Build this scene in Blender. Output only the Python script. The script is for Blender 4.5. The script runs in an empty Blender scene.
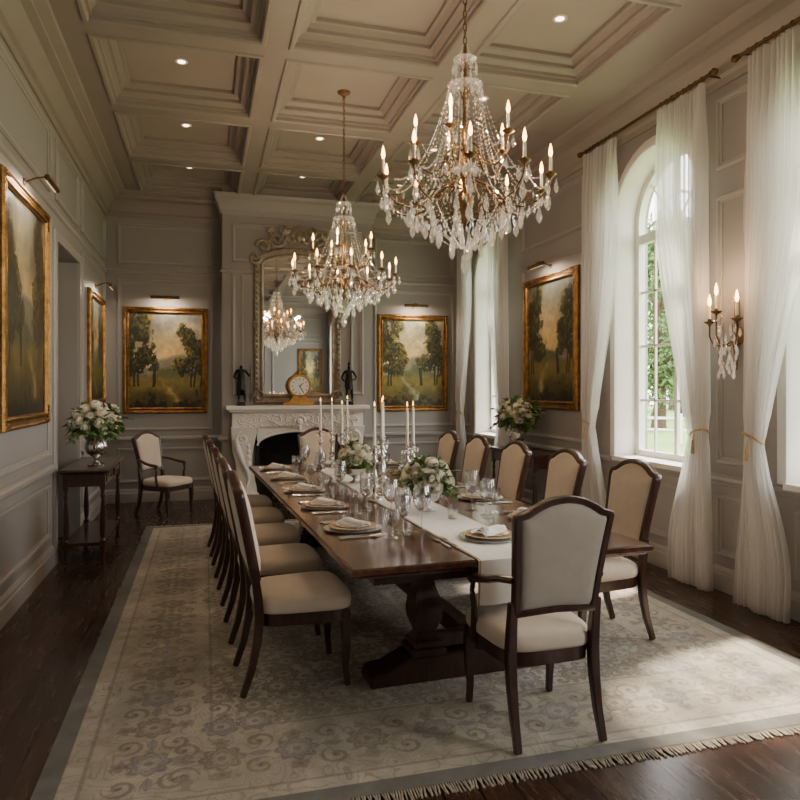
import bpy,bmesh,math,random
import numpy as np
from mathutils import Vector as V, Matrix as MX
R=random.Random(7); PI=math.pi; sc=bpy.context.scene; COL=sc.collection
sin=math.sin; cos=math.cos
# ------------------------------------------------------------------ mesh helpers
class MB:
    def __init__(s): s.v=[];s.f=[]
    def add(s,vs,fs):
        n=len(s.v); s.v+=[tuple(p) for p in vs]; s.f+=[tuple(i+n for i in f) for f in fs]; return s
    def box(s,x0,x1,y0,y1,z0,z1):
        return s.add([(x,y,z) for z in (z0,z1) for y in (y0,y1) for x in (x0,x1)],[(0,2,3,1),(4,5,7,6),(0,1,5,4),(2,6,7,3),(0,4,6,2),(1,3,7,5)])
    def lathe(s,prof,c=(0,0,0),n=20,ax='z',ph=0):
        vs=[];fs=[]
        for r,z in prof:
            for k in range(n):
                a=2*PI*k/n+ph; p=(r*cos(a),r*sin(a),z)
                if ax=='y': p=(p[0],p[2],p[1])
                if ax=='x': p=(p[2],p[0],p[1])
                vs.append((c[0]+p[0],c[1]+p[1],c[2]+p[2]))
        m=len(prof)
        for j in range(m-1):
            for k in range(n):
                k2=(k+1)%n; fs.append((j*n+k,j*n+k2,(j+1)*n+k2,(j+1)*n+k))
        if prof[0][0]>1e-5: fs.append(tuple(range(n))[::-1])
        if prof[-1][0]>1e-5: fs.append(tuple((m-1)*n+k for k in range(n)))
        return s.add(vs,fs)
    def tube(s,pts,r,n=8,ph=0,closed=False):
        pts=[V(p) for p in pts]; m=len(pts); rr=r if isinstance(r,(list,tuple)) else [r]*m
        t0=(pts[1]-pts[0]).normalized(); ref=V((1,0,0)) if abs(t0.x)<.8 else V((0,1,0))
        nn=(ref-t0*ref.dot(t0)).normalized(); vs=[];fs=[]
        for i,p in enumerate(pts):
            if closed: t=(pts[(i+1)%m]-pts[i-1]).normalized()
            else: t=(pts[min(i+1,m-1)]-pts[max(i-1,0)]).normalized()
            nn=(nn-t*nn.dot(t)).normalized(); b=t.cross(nn)
            for k in range(n):
                a=2*PI*k/n+ph; vs.append(p+(nn*cos(a)+b*sin(a))*rr[i])
        for i in range(m if closed else m-1):
            i2=(i+1)%m
            for k in range(n):
                k2=(k+1)%n; fs.append((i*n+k,i*n+k2,i2*n+k2,i2*n+k))
        if not closed: fs+= [tuple(range(n))[::-1],tuple((m-1)*n+k for k in range(n))]
        return s.add(vs,fs)
    def ball(s,c,rx,ry=None,rz=None,n=10,m=7):
        ry=ry or rx; rz=rz or rx
        i0=len(s.v); s.lathe([(sin(PI*j/m),-cos(PI*j/m)) for j in range(m+1)],n=n)
        for i in range(i0,len(s.v)):
            p=s.v[i]; s.v[i]=(c[0]+p[0]*rx,c[1]+p[1]*ry,c[2]+p[2]*rz)
        return s
    def octa(s,c,r,h):
        x,y,z=c
        return s.add([(x+r,y,z),(x,y+r,z),(x-r,y,z),(x,y-r,z),(x,y,z+h),(x,y,z-h)],[(0,1,4),(1,2,4),(2,3,4),(3,0,4),(1,0,5),(2,1,5),(3,2,5),(0,3,5)])
    def grid(s,f,nu,nv,cu=False):
        vs=[f(i/nu,j/nv) for j in range(nv+1) for i in range(nu+1)]
        return s.add(vs,[(j*(nu+1)+i,j*(nu+1)+i+1,(j+1)*(nu+1)+i+1,(j+1)*(nu+1)+i) for j in range(nv) for i in range(nu)])
    def sweep(s,pts,prof,fm,closed=True,cprof=False):
        m=len(pts); q=len(prof); vs=[];fs=[]
        for i in range(m):
            p=V(pts[i]).to_2d() if len(pts[i])>2 else V(pts[i])
            def nrm(a,b):
                d=(V(b)-V(a)); d.normalize(); return V((-d.y,d.x))
            if closed: n1=nrm(pts[i-1],pts[i]); n2=nrm(pts[i],pts[(i+1)%m])
            else:
                n2=nrm(pts[i],pts[i+1]) if i<m-1 else nrm(pts[i-1],pts[i]); n1=nrm(pts[i-1],pts[i]) if i>0 else n2
            mt=(n1+n2); mt=mt/max(.3,(1+n1.dot(n2)))
            for o,h in prof:
                a=p+mt*o; vs.append(fm(a.x,a.y,h))
        for i in range(m if closed else m-1):
            i2=(i+1)%m
            for j in range(q if cprof else q-1):
                j2=(j+1)%q; fs.append((i*q+j,i*q+j2,i2*q+j2,i2*q+j))
        if not closed and cprof: fs+=[tuple(range(q)),tuple((m-1)*q+j for j in range(q))[::-1]]
        return s.add(vs,fs)
    def xf(s,i0,m):
        for i in range(i0,len(s.v)): s.v[i]=tuple(m@V(s.v[i]))
        return s
    def build(s,name,mat,parent=None,smooth=True,bevel=0,ang=40,seg=2):
        me=bpy.data.meshes.new(name); me.from_pydata(s.v,[],s.f); 
        bm=bmesh.new(); bm.from_mesh(me); bmesh.ops.recalc_face_normals(bm,faces=bm.faces)
        if bevel:
            es=[e for e in bm.edges if len(e.link_faces)==2 and e.calc_face_angle(0)>.6]
            bmesh.ops.bevel(bm,geom=es,offset=bevel,segments=seg,affect='EDGES',clamp_overlap=True)
        bm.to_mesh(me); bm.free()
        if smooth:
            me.polygons.foreach_set('use_smooth',[True]*len(me.polygons)); me.set_sharp_from_angle(angle=math.radians(ang))
        me.materials.append(mat); o=bpy.data.objects.new(name,me); COL.objects.link(o)
        if parent: o.parent=parent
        return o
def rect(x0,x1,y0,y1): return [(x0,y0),(x1,y0),(x1,y1),(x0,y1)]
def tag(o,label=None,cat=None,group=None,kind=None):
    if label: o['label']=label
    if cat: o['category']=cat
    if group: o['group']=group
    if kind: o['kind']=kind
    return o
def thing(name,label,cat,loc=(0,0,0),rz=0,group=None):
    o=bpy.data.objects.new(name,None); COL.objects.link(o); o.empty_display_size=.1
    o.location=loc; o.rotation_euler=(0,0,rz); return tag(o,label,cat,group)
def copy_tree(o,parent=None):
    c=o.copy(); COL.objects.link(c)
    if parent: c.parent=parent
    for ch in [x for x in bpy.data.objects if x.parent==o]: copy_tree(ch,c)
    return c
_used={}
def inst(key,maker,loc,rz=0,label=None,scale=1):
    if key not in _used: o=maker(); _used[key]=o
    else: o=copy_tree(_used[key])
    o.location=loc; o.rotation_euler=(0,0,rz); o.scale=(scale,)*3
    if label: o['label']=label
    return o
# ------------------------------------------------------------------ materials
def L(c): return tuple(((x/255)/12.92 if x/255<=.04045 else ((x/255+.055)/1.055)**2.4) for x in c)
def mk(name,col,rough=.5,metal=0,var=.12,vs=6,bump=0,bs=60,st=(1,1,1),emis=None,es=0,coat=0,sheen=0,rv=0,col2=None):
    m=bpy.data.materials.new(name); m.use_nodes=True; nt=m.node_tree; N=nt.nodes; K=nt.links; b=N['Principled BSDF']
    tc=N.new('ShaderNodeTexCoord'); mp=N.new('ShaderNodeMapping'); mp.inputs['Scale'].default_value=st; K.new(tc.outputs['Object'],mp.inputs[0])
    no=N.new('ShaderNodeTexNoise'); no.inputs['Scale'].default_value=vs; no.inputs['Detail'].default_value=5; K.new(mp.outputs[0],no.inputs['Vector'])
    cr=N.new('ShaderNodeValToRGB'); K.new(no.outputs['Fac'],cr.inputs[0])
    c1=[max(0,x*(1-var)) for x in col]; c2=list(col2) if col2 else [x*(1+var) for x in col]
    cr.color_ramp.elements[0].position=.3; cr.color_ramp.elements[1].position=.7
    cr.color_ramp.elements[0].color=(*c1,1); cr.color_ramp.elements[1].color=(*c2,1); K.new(cr.outputs[0],b.inputs['Base Color'])
    b.inputs['Roughness'].default_value=rough; b.inputs['Metallic'].default_value=metal
    if coat: b.inputs['Coat Weight'].default_value=coat; b.inputs['Coat Roughness'].default_value=.15
    if sheen: b.inputs['Sheen Weight'].default_value=sheen
    if rv:
        mr=N.new('ShaderNodeMapRange'); mr.inputs['To Min'].default_value=rough-rv; mr.inputs['To Max'].default_value=rough+rv; K.new(no.outputs['Fac'],mr.inputs[0]); K.new(mr.outputs[0],b.inputs['Roughness'])
    if bump:
        n2=N.new('ShaderNodeTexNoise'); n2.inputs['Scale'].default_value=bs; n2.inputs['Detail'].default_value=3; K.new(mp.outputs[0],n2.inputs['Vector'])
        bp=N.new('ShaderNodeBump'); bp.inputs['Strength'].default_value=bump; bp.inputs['Distance'].default_value=.01; K.new(n2.outputs['Fac'],bp.inputs['Height']); K.new(bp.outputs[0],b.inputs['Normal'])
    if emis: b.inputs['Emission Color'].default_value=(*emis,1); b.inputs['Emission Strength'].default_value=es
    return m
def attr_mat(name,rough=.6,bump=0,bs=80):
    m=mk(name,(.5,.5,.5),rough,bump=bump,bs=bs); N=m.node_tree.nodes; a=N.new('ShaderNodeAttribute'); a.attribute_name='Col'
    m.node_tree.links.new(a.outputs['Color'],N['Principled BSDF'].inputs['Base Color']); return m
def glassy(name,tint,gl=.25,rough=.03,em=0,emc=(1,.8,.6)):
    m=bpy.data.materials.new(name); m.use_nodes=True; nt=m.node_tree; N=nt.nodes; K=nt.links; N.remove(N['Principled BSDF']); out=N['Material Output']
    t=N.new('ShaderNodeBsdfTransparent'); t.inputs[0].default_value=(*tint,1); g=N.new('ShaderNodeBsdfGlossy'); g.inputs['Roughness'].default_value=rough
    lw=N.new('ShaderNodeLayerWeight'); lw.inputs[0].default_value=.35
    no=N.new('ShaderNodeTexNoise'); no.inputs['Scale'].default_value=40
    mr=N.new('ShaderNodeMapRange'); K.new(lw.outputs['Facing'],mr.inputs[0]); mr.inputs['To Min'].default_value=gl; mr.inputs['To Max'].default_value=min(1,gl+.7)
    mx=N.new('ShaderNodeMixShader'); K.new(mr.outputs[0],mx.inputs[0]); K.new(t.outputs[0],mx.inputs[1]); K.new(g.outputs[0],mx.inputs[2]); o=mx
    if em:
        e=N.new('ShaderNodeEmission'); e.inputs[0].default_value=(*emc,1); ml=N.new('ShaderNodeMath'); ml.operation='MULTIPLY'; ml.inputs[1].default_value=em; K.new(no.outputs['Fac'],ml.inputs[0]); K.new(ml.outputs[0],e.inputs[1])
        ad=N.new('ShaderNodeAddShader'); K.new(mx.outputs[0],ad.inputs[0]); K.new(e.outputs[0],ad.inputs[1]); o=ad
    K.new(o.outputs[0],out.inputs[0]); return m
WALL=mk('wall_paint',L((150,146,143)),.55,var=.04,vs=1.5,bump=.05,bs=200)
TRIMM=mk('trim_paint',L((160,155,151)),.42,var=.03,vs=2)
CEIL=mk('ceiling_paint',L((160,149,140)),.6,var=.04,vs=2)
CTRIM=mk('ceiling_trim_paint',L((148,138,130)),.45,var=.04,vs=2)
WHITEP=mk('window_paint',L((225,222,216)),.4,var=.03)
WOOD=mk('mahogany',L((60,34,25)),.3,var=.45,vs=5,st=(6,6,1.2),coat=.5,rv=.06)
WOODT=mk('mahogany_top',L((84,48,34)),.2,var=.45,vs=3,st=(8,1,8),coat=.6,rv=.06)
CREAM=mk('cream_fabric',L((212,196,177)),.85,var=.05,vs=15,bump=.25,bs=400,sheen=.3)
GREIGE=mk('greige_fabric',L((174,163,150)),.85,var=.05,vs=15,bump=.25,bs=400,sheen=.3)
GOLD=mk('antique_gold',L((154,116,70)),.4,1,var=.4,vs=14,bump=.5,bs=60)
GOLDS=mk('chandelier_brass',L((132,104,72)),.38,1,var=.2,vs=20)
BRONZE=mk('rod_bronze',L((112,84,58)),.4,.9,var=.2)
BLACKB=mk('dark_bronze',L((44,40,38)),.42,.7,var=.3,vs=20)
SILVER=mk('silver',L((215,212,208)),.24,1,var=.06,vs=10)
MARBLE=mk('marble',L((240,237,232)),.3,var=.05,vs=3,bump=.05,bs=20)
PORC=mk('porcelain',L((252,251,250)),.15,var=.01,coat=.5)
LINEN=mk('linen',L((250,248,244)),.85,var=.03,vs=12,bump=.3,bs=300)
GILTL=mk('runner_gold_trim',L((190,160,115)),.6,.2,var=.3,vs=60)
CANDLE=mk('candle_wax',L((245,238,222)),.5,var=.02)
ROSE=mk('white_rose',L((252,246,230)),.6,var=.05,vs=20,sheen=.1)
LEAF=mk('leaf_green',L((86,116,58)),.5,var=.45,vs=12)
CRYS=glassy('crystal',(.97,.95,.93),.22,.03,em=.28,emc=(1,.78,.54))  # faint warm emission put into the crystal so it looks candle-lit
GLASS=glassy('wine_glass',(.97,.97,.97),.14,.02)
FLAME=mk('flame_glow',(1,.5,.2),.5,emis=(1,.42,.11),es=20,var=0)
FLAMED=mk('taper_flame',(1,.7,.35),.5,emis=(1,.5,.18),es=7,var=0)
LAMPE=mk('downlight_glow',(1,.8,.6),.5,emis=(1,.75,.5),es=9,var=0)
LAMPD=mk('picture_lamp_glow',(1,.8,.6),.5,emis=(1,.7,.4),es=1.0,var=0)
FIREB=mk('firebox_soot',L((30,27,25)),.8,var=.3,vs=10)
DIAL=mk('clock_dial',L((255,253,248)),.4,var=.01)
CURT=bpy.data.materials.new('sheer_curtain'); CURT.use_nodes=True
def _c():
    nt=CURT.node_tree;N=nt.nodes;K=nt.links;N.remove(N['Principled BSDF'])
    d=N.new('ShaderNodeBsdfDiffuse');d.inputs[0].default_value=(.84,.83,.83,1);t=N.new('ShaderNodeBsdfTranslucent');t.inputs[0].default_value=(.98,.97,.96,1);p=N.new('ShaderNodeBsdfTransparent')
    no=N.new('ShaderNodeTexNoise');no.inputs['Scale'].default_value=250;a=N.new('ShaderNodeMixShader');a.inputs[0].default_value=.68;K.new(d.outputs[0],a.inputs[1]);K.new(t.outputs[0],a.inputs[2])
    lw=N.new('ShaderNodeLayerWeight');lw.inputs[0].default_value=.4
    ad=N.new('ShaderNodeMath');ad.operation='MULTIPLY_ADD';ad.inputs[1].default_value=-.38;ad.inputs[2].default_value=.46;K.new(lw.outputs['Facing'],ad.inputs[0])
    m2=N.new('ShaderNodeMath');m2.operation='MULTIPLY_ADD';m2.inputs[1].default_value=.12;K.new(no.outputs['Fac'],m2.inputs[0]);K.new(ad.outputs[0],m2.inputs[2]);m2.use_clamp=True
    b=N.new('ShaderNodeMixShader');K.new(m2.outputs[0],b.inputs[0]);K.new(a.outputs[0],b.inputs[1]);K.new(p.outputs[0],b.inputs[2]);K.new(b.outputs[0],N['Material Output'].inputs[0])
_c()
def floor_mat():
    m=mk('dark_oak_floor',L((66,46,35)),.26,var=.35,vs=4,st=(9,1,1),rv=.08); nt=m.node_tree;N=nt.nodes;K=nt.links;b=N['Principled BSDF']
    tc=N.new('ShaderNodeTexCoord');mp=N.new('ShaderNodeMapping');mp.inputs['Rotation'].default_value=(0,0,PI/2);K.new(tc.outputs['Object'],mp.inputs[0])
    br=N.new('ShaderNodeTexBrick');br.inputs['Scale'].default_value=1;br.inputs['Brick Width'].default_value=1.8;br.inputs['Row Height'].default_value=.15;br.inputs['Mortar Size'].default_value=.0045
    br.inputs['Color1'].default_value=(1.2,1.15,1.1,1);br.inputs['Color2'].default_value=(.68,.66,.64,1);br.inputs['Mortar'].default_value=(.1,.08,.07,1);K.new(mp.outputs[0],br.inputs[0])
    mx=N.new('ShaderNodeMix');mx.data_type='RGBA';mx.blend_type='MULTIPLY';mx.inputs[0].default_value=1
    src=b.inputs['Base Color'].links[0].from_socket;K.new(src,mx.inputs[6]);K.new(br.outputs[0],mx.inputs[7]);K.new(mx.outputs[2],b.inputs['Base Color'])
    bp=N.new('ShaderNodeBump');bp.inputs['Strength'].default_value=.3;bp.inputs['Distance'].default_value=.003;bp.invert=True;K.new(br.outputs['Fac'],bp.inputs['Height']);K.new(bp.outputs[0],b.inputs['Normal']);return m
FLOOR=floor_mat()
# ------------------------------------------------------------------ numpy pictures
def fbm(nx,ny,sx,sy,seed,oc=5):
    rg=np.random.RandomState(seed); out=np.zeros((ny,nx)); amp=1;tot=0
    for o in range(oc):
        gx=int(sx*2**o)+3; gy=int(sy*2**o)+3; g=rg.rand(gy,gx)
        x=np.linspace(0,sx*2**o,nx); y=np.linspace(0,sy*2**o,ny); xi=x.astype(int); yi=y.astype(int)
        fx=x-xi; fy=y-yi; fx=fx*fx*(3-2*fx); fy=(fy*fy*(3-2*fy))[:,None]
        a=g[np.ix_(yi,xi)]*(1-fx)+g[np.ix_(yi,xi+1)]*fx; b=g[np.ix_(yi+1,xi)]*(1-fx)+g[np.ix_(yi+1,xi+1)]*fx
        out+=amp*(a*(1-fy)+b*fy); tot+=amp; amp*=.55
    return out/tot
def mixc(a,c,m): m=np.clip(m,0,1)[...,None]; return a*(1-m)+np.array(c)*m
def lin(a): return np.where(a<=.04045,a/12.92,((np.maximum(a,0)+.055)/1.055)**2.4)
def landscape(nx,ny,seed,dark=1,left=1,right=1,glow=.5):
    rg=random.Random(seed); X,Y=np.meshgrid(np.linspace(0,1,nx),np.linspace(0,1,ny)); f1=fbm(nx,ny,3,4,seed); f2=fbm(nx,ny,7,8,seed+1); f3=fbm(nx,ny,18,20,seed+2,4); fl=fbm(nx,ny,34,38,seed+3,3)
    X=X+.05*(f2-.5); Y=Y+.03*(f1-.5); hz=.34+.06*rg.random()
    gl=np.exp(-(((X-glow)/.38)**2+((Y-hz-.14)/.28)**2)); a=np.zeros((ny,nx,3))+np.array((.52,.51,.45)); a=mixc(a,(.95,.80,.53),gl*1.0); a=mixc(a,(.42,.44,.44),(Y-.72)*2.2)
    a=mixc(a,(.93,.84,.67),(f1-.52)*6*(Y>hz)*(.35+.65*gl)); a=mixc(a,(.42,.40,.37),(.40-f1)*5*(Y>.6))
    a=mixc(a,(.58,.55,.46),(hz+.12+.09*np.sin(X*4.3+seed)+.05*(f2-.5)-Y)*30); a=mixc(a,(.42,.42,.29),(hz+.04+.05*np.sin(X*7+seed*2)+.12*(f2-.5)-Y)*25)
    a=mixc(a,(.52,.46,.22),(hz-.03-Y+.06*(f2-.5))*30); a=mixc(a,(.35,.31,.14),(hz-.12-Y+.25*(f2-.5))*8)
    px=glow+.16*np.sin((hz-Y)*8+seed); w=.03+.28*(hz-.03-Y); a=mixc(a,(.74,.63,.40) if seed%2 else (.66,.66,.57),(w-np.abs(X-px)+.1*(f3-.5))*12*(Y<hz-.03)*(Y>.05)*.85)
    def mass(cx,top,wd,k,n):
        nonlocal a
        fld=np.full(X.shape,-9.); sh=np.zeros(X.shape)
        for q in range(n):
            ex=cx+rg.uniform(-1,1)*wd*.9; ey=hz+.04+(top-hz)*(q+.6)/n; rx=wd*rg.uniform(.5,1.)*(1.15-.45*q/n); ry=(top-hz)*rg.uniform(.12,.2)+.035; d=1-((X-ex)/rx)**2-((Y-ey)/ry)**2
            up=np.clip(.5+.5*((Y-ey)/ry)+.4*((X-ex)/rx)*(1 if glow>cx else -1),0,1); sh=np.where(d>fld,up,sh); fld=np.maximum(fld,d)
        for dx in(-.2,.2): t=(.014-np.abs(X-cx-dx*wd*(.4+Y)-.015*np.sin(Y*13+cx*9)))*160*(Y<hz+(top-hz)*.4)*(Y>hz-.15); a=mixc(a,(.16,.11,.07),t*k)
        m=np.clip((fld+2.4*(f3-.5)+1.4*(fl-.5)+.05)*3.2,0,1)*k; hl=np.clip((fl-.38)*2.8,0,1)*(.2+.9*sh)*np.clip(.5+(.6-np.abs(X-glow))*.9,.25,1)
        col=np.array((.13,.135,.075))+hl[...,None]*np.array((.48,.41,.18)); a=a*(1-m[...,None])+col*m[...,None]
    mass(glow+.22*(1 if glow<.5 else -1),hz+.15,.08,.75,3)
    mass(.10+.04*rg.random(),.92,.17,left,10); mass(.88+.05*rg.random(),.72+.22*rg.random(),.17,right,9); mass(-.02,.55,.13,left,4); mass(1.02,.58,.14,right,4)
    a=mixc(a,(.13,.11,.055),(.10-Y+.3*(f3-.5)+.2*(f2-.5))*12)
    a*=(.85+.3*f3)[...,None]*dark; return lin(np.clip(a,0,1))
def color_grid(name,nx,ny,fm,cols,mat,parent=None):
    X,Y=np.meshgrid(np.linspace(0,1,nx),np.linspace(0,1,ny)); co=fm(X.ravel(),Y.ravel()).astype(np.float32)
    idx=np.arange(nx*ny).reshape(ny,nx); fa=np.stack([idx[:-1,:-1],idx[:-1,1:],idx[1:,1:],idx[1:,:-1]],-1).reshape(-1,4)
    me=bpy.data.meshes.new(name); me.vertices.add(nx*ny); me.vertices.foreach_set('co',co.ravel()); me.loops.add(fa.size); me.loops.foreach_set('vertex_index',fa.ravel().astype(np.int32))
    me.polygons.add(len(fa)); me.polygons.foreach_set('loop_start',np.arange(0,fa.size,4,dtype=np.int32)); me.polygons.foreach_set('loop_total',np.full(len(fa),4,dtype=np.int32)); me.update(); me.validate()
    ca=me.color_attributes.new('Col','FLOAT_COLOR','POINT'); c4=np.ones((nx*ny,4),dtype=np.float32); c4[:,:3]=cols.reshape(-1,3); ca.data.foreach_set('color',c4.ravel())
    me.materials.append(mat); o=bpy.data.objects.new(name,me); COL.objects.link(o)
    if parent: o.parent=parent
    return o
# ------------------------------------------------------------------ room shell
XL,XR,YB,YF=-1.33,3.94,10.3,-3.0; ZB,ZC=4.3,4.48; BX0,BX1,BY=.23,2.37,9.9; CX=1.28
def S(o): o['kind']='structure'; return o
S(MB().box(XL-.35,XR+.4,YF-.3,YB+.3,-.1,0).build('floor',FLOOR,smooth=False))
S(MB().box(XL-.35,XR+.4,YF-.3,YB+.3,ZC,ZC+.1).build('ceiling',CEIL,smooth=False))
w=MB(); DY0,DY1,DZ=6.95,8.1,2.95
w.box(XL-.35,XL,YF,DY0,0,ZC).box(XL-.35,XL,DY1,YB+.3,0,ZC).box(XL-.35,XL,DY0,DY1,DZ,ZC); S(w.build('wall_left',WALL,smooth=False))
S(MB().box(XL-.35,XR+.35,YF-.3,YF,0,ZC).build('wall_front',WALL,smooth=False))
w=MB().box(XL,XR+.35,YB,YB+.3,0,ZC); FW=.6
w.box(BX0,CX-FW,BY,YB,0,ZC).box(CX+FW,BX1,BY,YB,0,ZC).box(CX-FW,CX+FW,BY,YB,1.03,ZC); S(w.build('wall_back',WALL,smooth=False))
S(MB().box(CX-FW,CX+FW,YB-.03,YB-.005,0,1.03).box(CX-FW-.0,CX-FW+.02,BY+.02,YB-.03,0,1.03).box(CX+FW-.02,CX+FW,BY+.02,YB-.03,0,1.03).build('trim_12',FIREB,smooth=False))
WIN=[(9.15,.5),(5.4,.6),(3.3,.6),(.5,.6),(-1.8,.6)]; WZ0,WZS=.92,3.2  # last two windows are out of view, added to let in more light
w=MB(); edges=[YF]
for cy,hw in sorted(WIN): edges+=[cy-hw,cy+hw]
edges.append(YB)
for i in range(0,len(edges),2): w.box(XR,XR+.35,edges[i],edges[i+1],0,ZC)
for cy,hw in WIN:
    w.box(XR,XR+.35,cy-hw,cy+hw,0,WZ0); n=20
    for k in range(n):
        a,b=PI*k/n,PI*(k+1)/n; y1,z1,y2,z2=cy+hw*cos(a),WZS+hw*sin(a),cy+hw*cos(b),WZS+hw*sin(b)
        w.add([(XR,y1,z1),(XR,y2,z2),(XR,y2,ZC),(XR,y1,ZC),(XR+.35,y1,z1),(XR+.35,y2,z2),(XR+.35,y2,ZC),(XR+.35,y1,ZC)],[(0,1,2,3),(4,7,6,5),(0,4,5,1)])
S(w.build('wall_right',WALL,smooth=False))
RM=lambda a,b,h:(XR-h,a,b)
for i,(cy,hw) in enumerate(WIN):
    m=MB(); arch=[(cy+hw*cos(PI*k/20),WZS+hw*sin(PI*k/20)) for k in range(21)]
    out=[(cy-hw,WZ0),(cy+hw,WZ0)]+arch; 
    m.sweep(out,[(0,-.27),(.07,-.27),(.07,-.2),(0,-.2)],RM,True,True)
    m.box(XR+.21,XR+.26,cy-hw,cy+hw,WZS-.18,WZS-.09).box(XR+.22,XR+.25,cy-.02,cy+.02,WZ0,WZS+hw)
    for k in range(1,4): z=WZ0+.03+k*.53; m.box(XR+.225,XR+.245,cy-hw,cy+hw,z-.012,z+.012)
    for s in(-1,1):
        m.box(XR+.225,XR+.245,cy+s*hw*.52-.01,cy+s*hw*.52+.01,WZ0,WZS-.1)
        a=PI/2+s*PI/4; m.tube([(XR+.235,cy,WZS-.1),(XR+.235,cy+hw*cos(a),WZS+hw*sin(a))],.012,4)
    m.tube([(XR+.235,cy+hw*.5*cos(PI*k/16),WZS-.1+hw*.5*sin(PI*k/16)) for k in range(17)],.012,4)
    m.box(XR-.06,XR+.2,cy-hw,cy+hw,WZ0-.03,WZ0+.012)
    m.sweep([(cy+hw,WZ0)]+arch+[(cy-hw,WZ0)],[(.012,-.2),(.012,0),(-.0,.03),(-.05,.035),(-.09,.02),(-.09,0)],RM,False)
    S(m.build('window_%d'%(i+1),WHITEP,ang=30))
HM=lambda a,b,h:(a,b,h)
S(MB().sweep([(XL,YF),(XR,YF),(XR,YB),(XL,YB)],[(0,3.98),(.02,3.98),(.03,4.03),(.06,4.05),(.08,4.12),(.14,4.19),(.2,4.21),(.2,4.245),(.27,4.275),(.28,4.3)],HM).build('trim_1',CTRIM,ang=25))
def opensweep(parts,prof,name,mt=TRIMM):
    m=MB()
    for p in parts: m.sweep(p,prof,HM,False)
    return S(m.build(name,mt,ang=25))
opensweep([[(BX1,YB),(BX1,BY),(BX0,BY),(BX0,YB)]],[(0,4.02),(.02,4.02),(.025,4.06),(.04,4.08),(.05,4.14),(.09,4.2),(.1,4.22),(.1,4.26),(.12,4.3)],'trim_13')
base_parts=[[(XL,DY0-.12),(XL,YF),(XR,YF),(XR,YB),(BX1,YB),(BX1,BY),(CX+.97,BY)],[(CX-.97,BY),(BX0,BY),(BX0,YB),(XL,YB),(XL,DY1+.12)]]
opensweep(base_parts,[(0,.0),(.03,.0),(.03,.13),(.022,.14),(.022,.16),(.01,.18),(0,.19)],'baseboard_room')
opensweep(base_parts,[(0,.83),(.015,.84),(.02,.86),(.05,.875),(.05,.9),(.025,.91),(0,.92)],'trim_2')
opensweep([[(XL,YF+.01),(XL,YF),(XR-.0,YF)],[(XR,YB-.35),(XR,YB),(BX1,YB),(BX1,BY),(BX0,BY),(BX0,YB),(XL,YB),(XL,YF)]],[(0,3.2),(.02,3.21),(.03,3.235),(.02,3.25),(0,3.26)],'trim_3')
PP=[(0,0),(0,.014),(.012,.03),(.03,.027),(.038,.012),(.055,.008),(.055,0)]
def panels(rects,fm,name):
    m=MB()
    for r in rects: m.sweep(rect(*r),PP,fm)
    return S(m.build(name,TRIMM,ang=25))
def tiers(segs,full=True):
    o=[]
    for a,b in segs: o+=[(a,b,.27,.76),(a,b,1.0,3.12),(a,b,3.33,3.9)]
    return o
LM=lambda a,b,h:(XL+h,-a,b); BM=lambda a,b,h:(a,YB-h,b); CM=lambda a,b,h:(a,BY-h,b); FM=lambda a,b,h:(-a,YF+h,b)
lp=tiers([(-s[1],-s[0]) for s in[(-2.8,-.9),(-.7,1.2),(1.4,3.1),(3.3,4.85),(5.03,6.7),(8.32,10.12)]])+[(-8.1,-6.95,3.33,3.9)]
panels(lp,LM,'trim_4'); panels(tiers([(-1.18,.1),(2.5,3.8)]),BM,'trim_5')
panels([(.36,2.24,3.98-.62,3.9),(.36,.52,1.5,3.2),(2.04,2.24,1.5,3.2)],CM,'trim_6')
panels(tiers([(6.6,8.1),(4.12,4.6),(9.85,10.15)])+[(cy-hw+.06,cy+hw-.06,.27,.76) for cy,hw in WIN]+tiers([(1.35,2.4),(-.95,-.35)]),RM,'trim_7')
panels(tiers([(-3.7,-2.1),(-1.9,-.2),(0,1.2)]),FM,'trim_8')
m=MB().sweep([(-DY0,0),(-DY0,DZ),(-DY1,DZ),(-DY1,0)],[(0,0),(0,.03),(-.04,.035),(-.09,.03),(-.1,.015),(-.1,0)],LM,False)
S(m.build('trim_9',TRIMM,ang=25))
m=MB().box(XL-.34,XL-.28,DY0,DY1,0,DZ)
for a,b,c,d in[(-DY1+.12,-DY0-.12,.2,1.1),(-DY1+.12,-DY0-.12,1.25,2.8)]: m.sweep(rect(a,b,c,d),PP,lambda a,b,h:(XL-.28+h,-a,b))
S(m.build('door_1',WALL,ang=25))
# coffered ceiling
bxs=[(XL,-.83),(.43,.67),(1.88,2.12),(3.2,XR)]; bys=[(YF,-2.0),(-.73,-.49),(.82,1.06),(2.38,2.62),(3.93,4.17),(5.48,5.72),(7.02,7.26),(8.54,8.78),(10.0,YB)]
m=MB()
for a,b in bxs: m.box(a,b,YF,YB,ZB,ZC)
for (a,b) in bys:
    for i in range(3): m.box(bxs[i][1],bxs[i+1][0],a,b,ZB,ZC)
S(m.build('trim_10',CTRIM,smooth=False))
m=MB(); cells=[]
for i in range(3):
    for j in range(len(bys)-1):
        x0,x1,y0,y1=bxs[i][1],bxs[i+1][0],bys[j][1],bys[j+1][0]; cells.append((x0,x1,y0,y1,i,j))
        m.sweep(rect(x0,x1,y0,y1),[(-.035,4.298),(-.025,4.285),(.0,4.285),(.012,4.297),(.012,4.33),(.034,4.335),(.036,4.36),(.07,4.385),(.095,4.39),(.095,4.42),(.13,4.445),(.16,4.45),(.16,4.48)],HM)
S(m.build('trim_11',CTRIM,ang=25))
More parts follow.
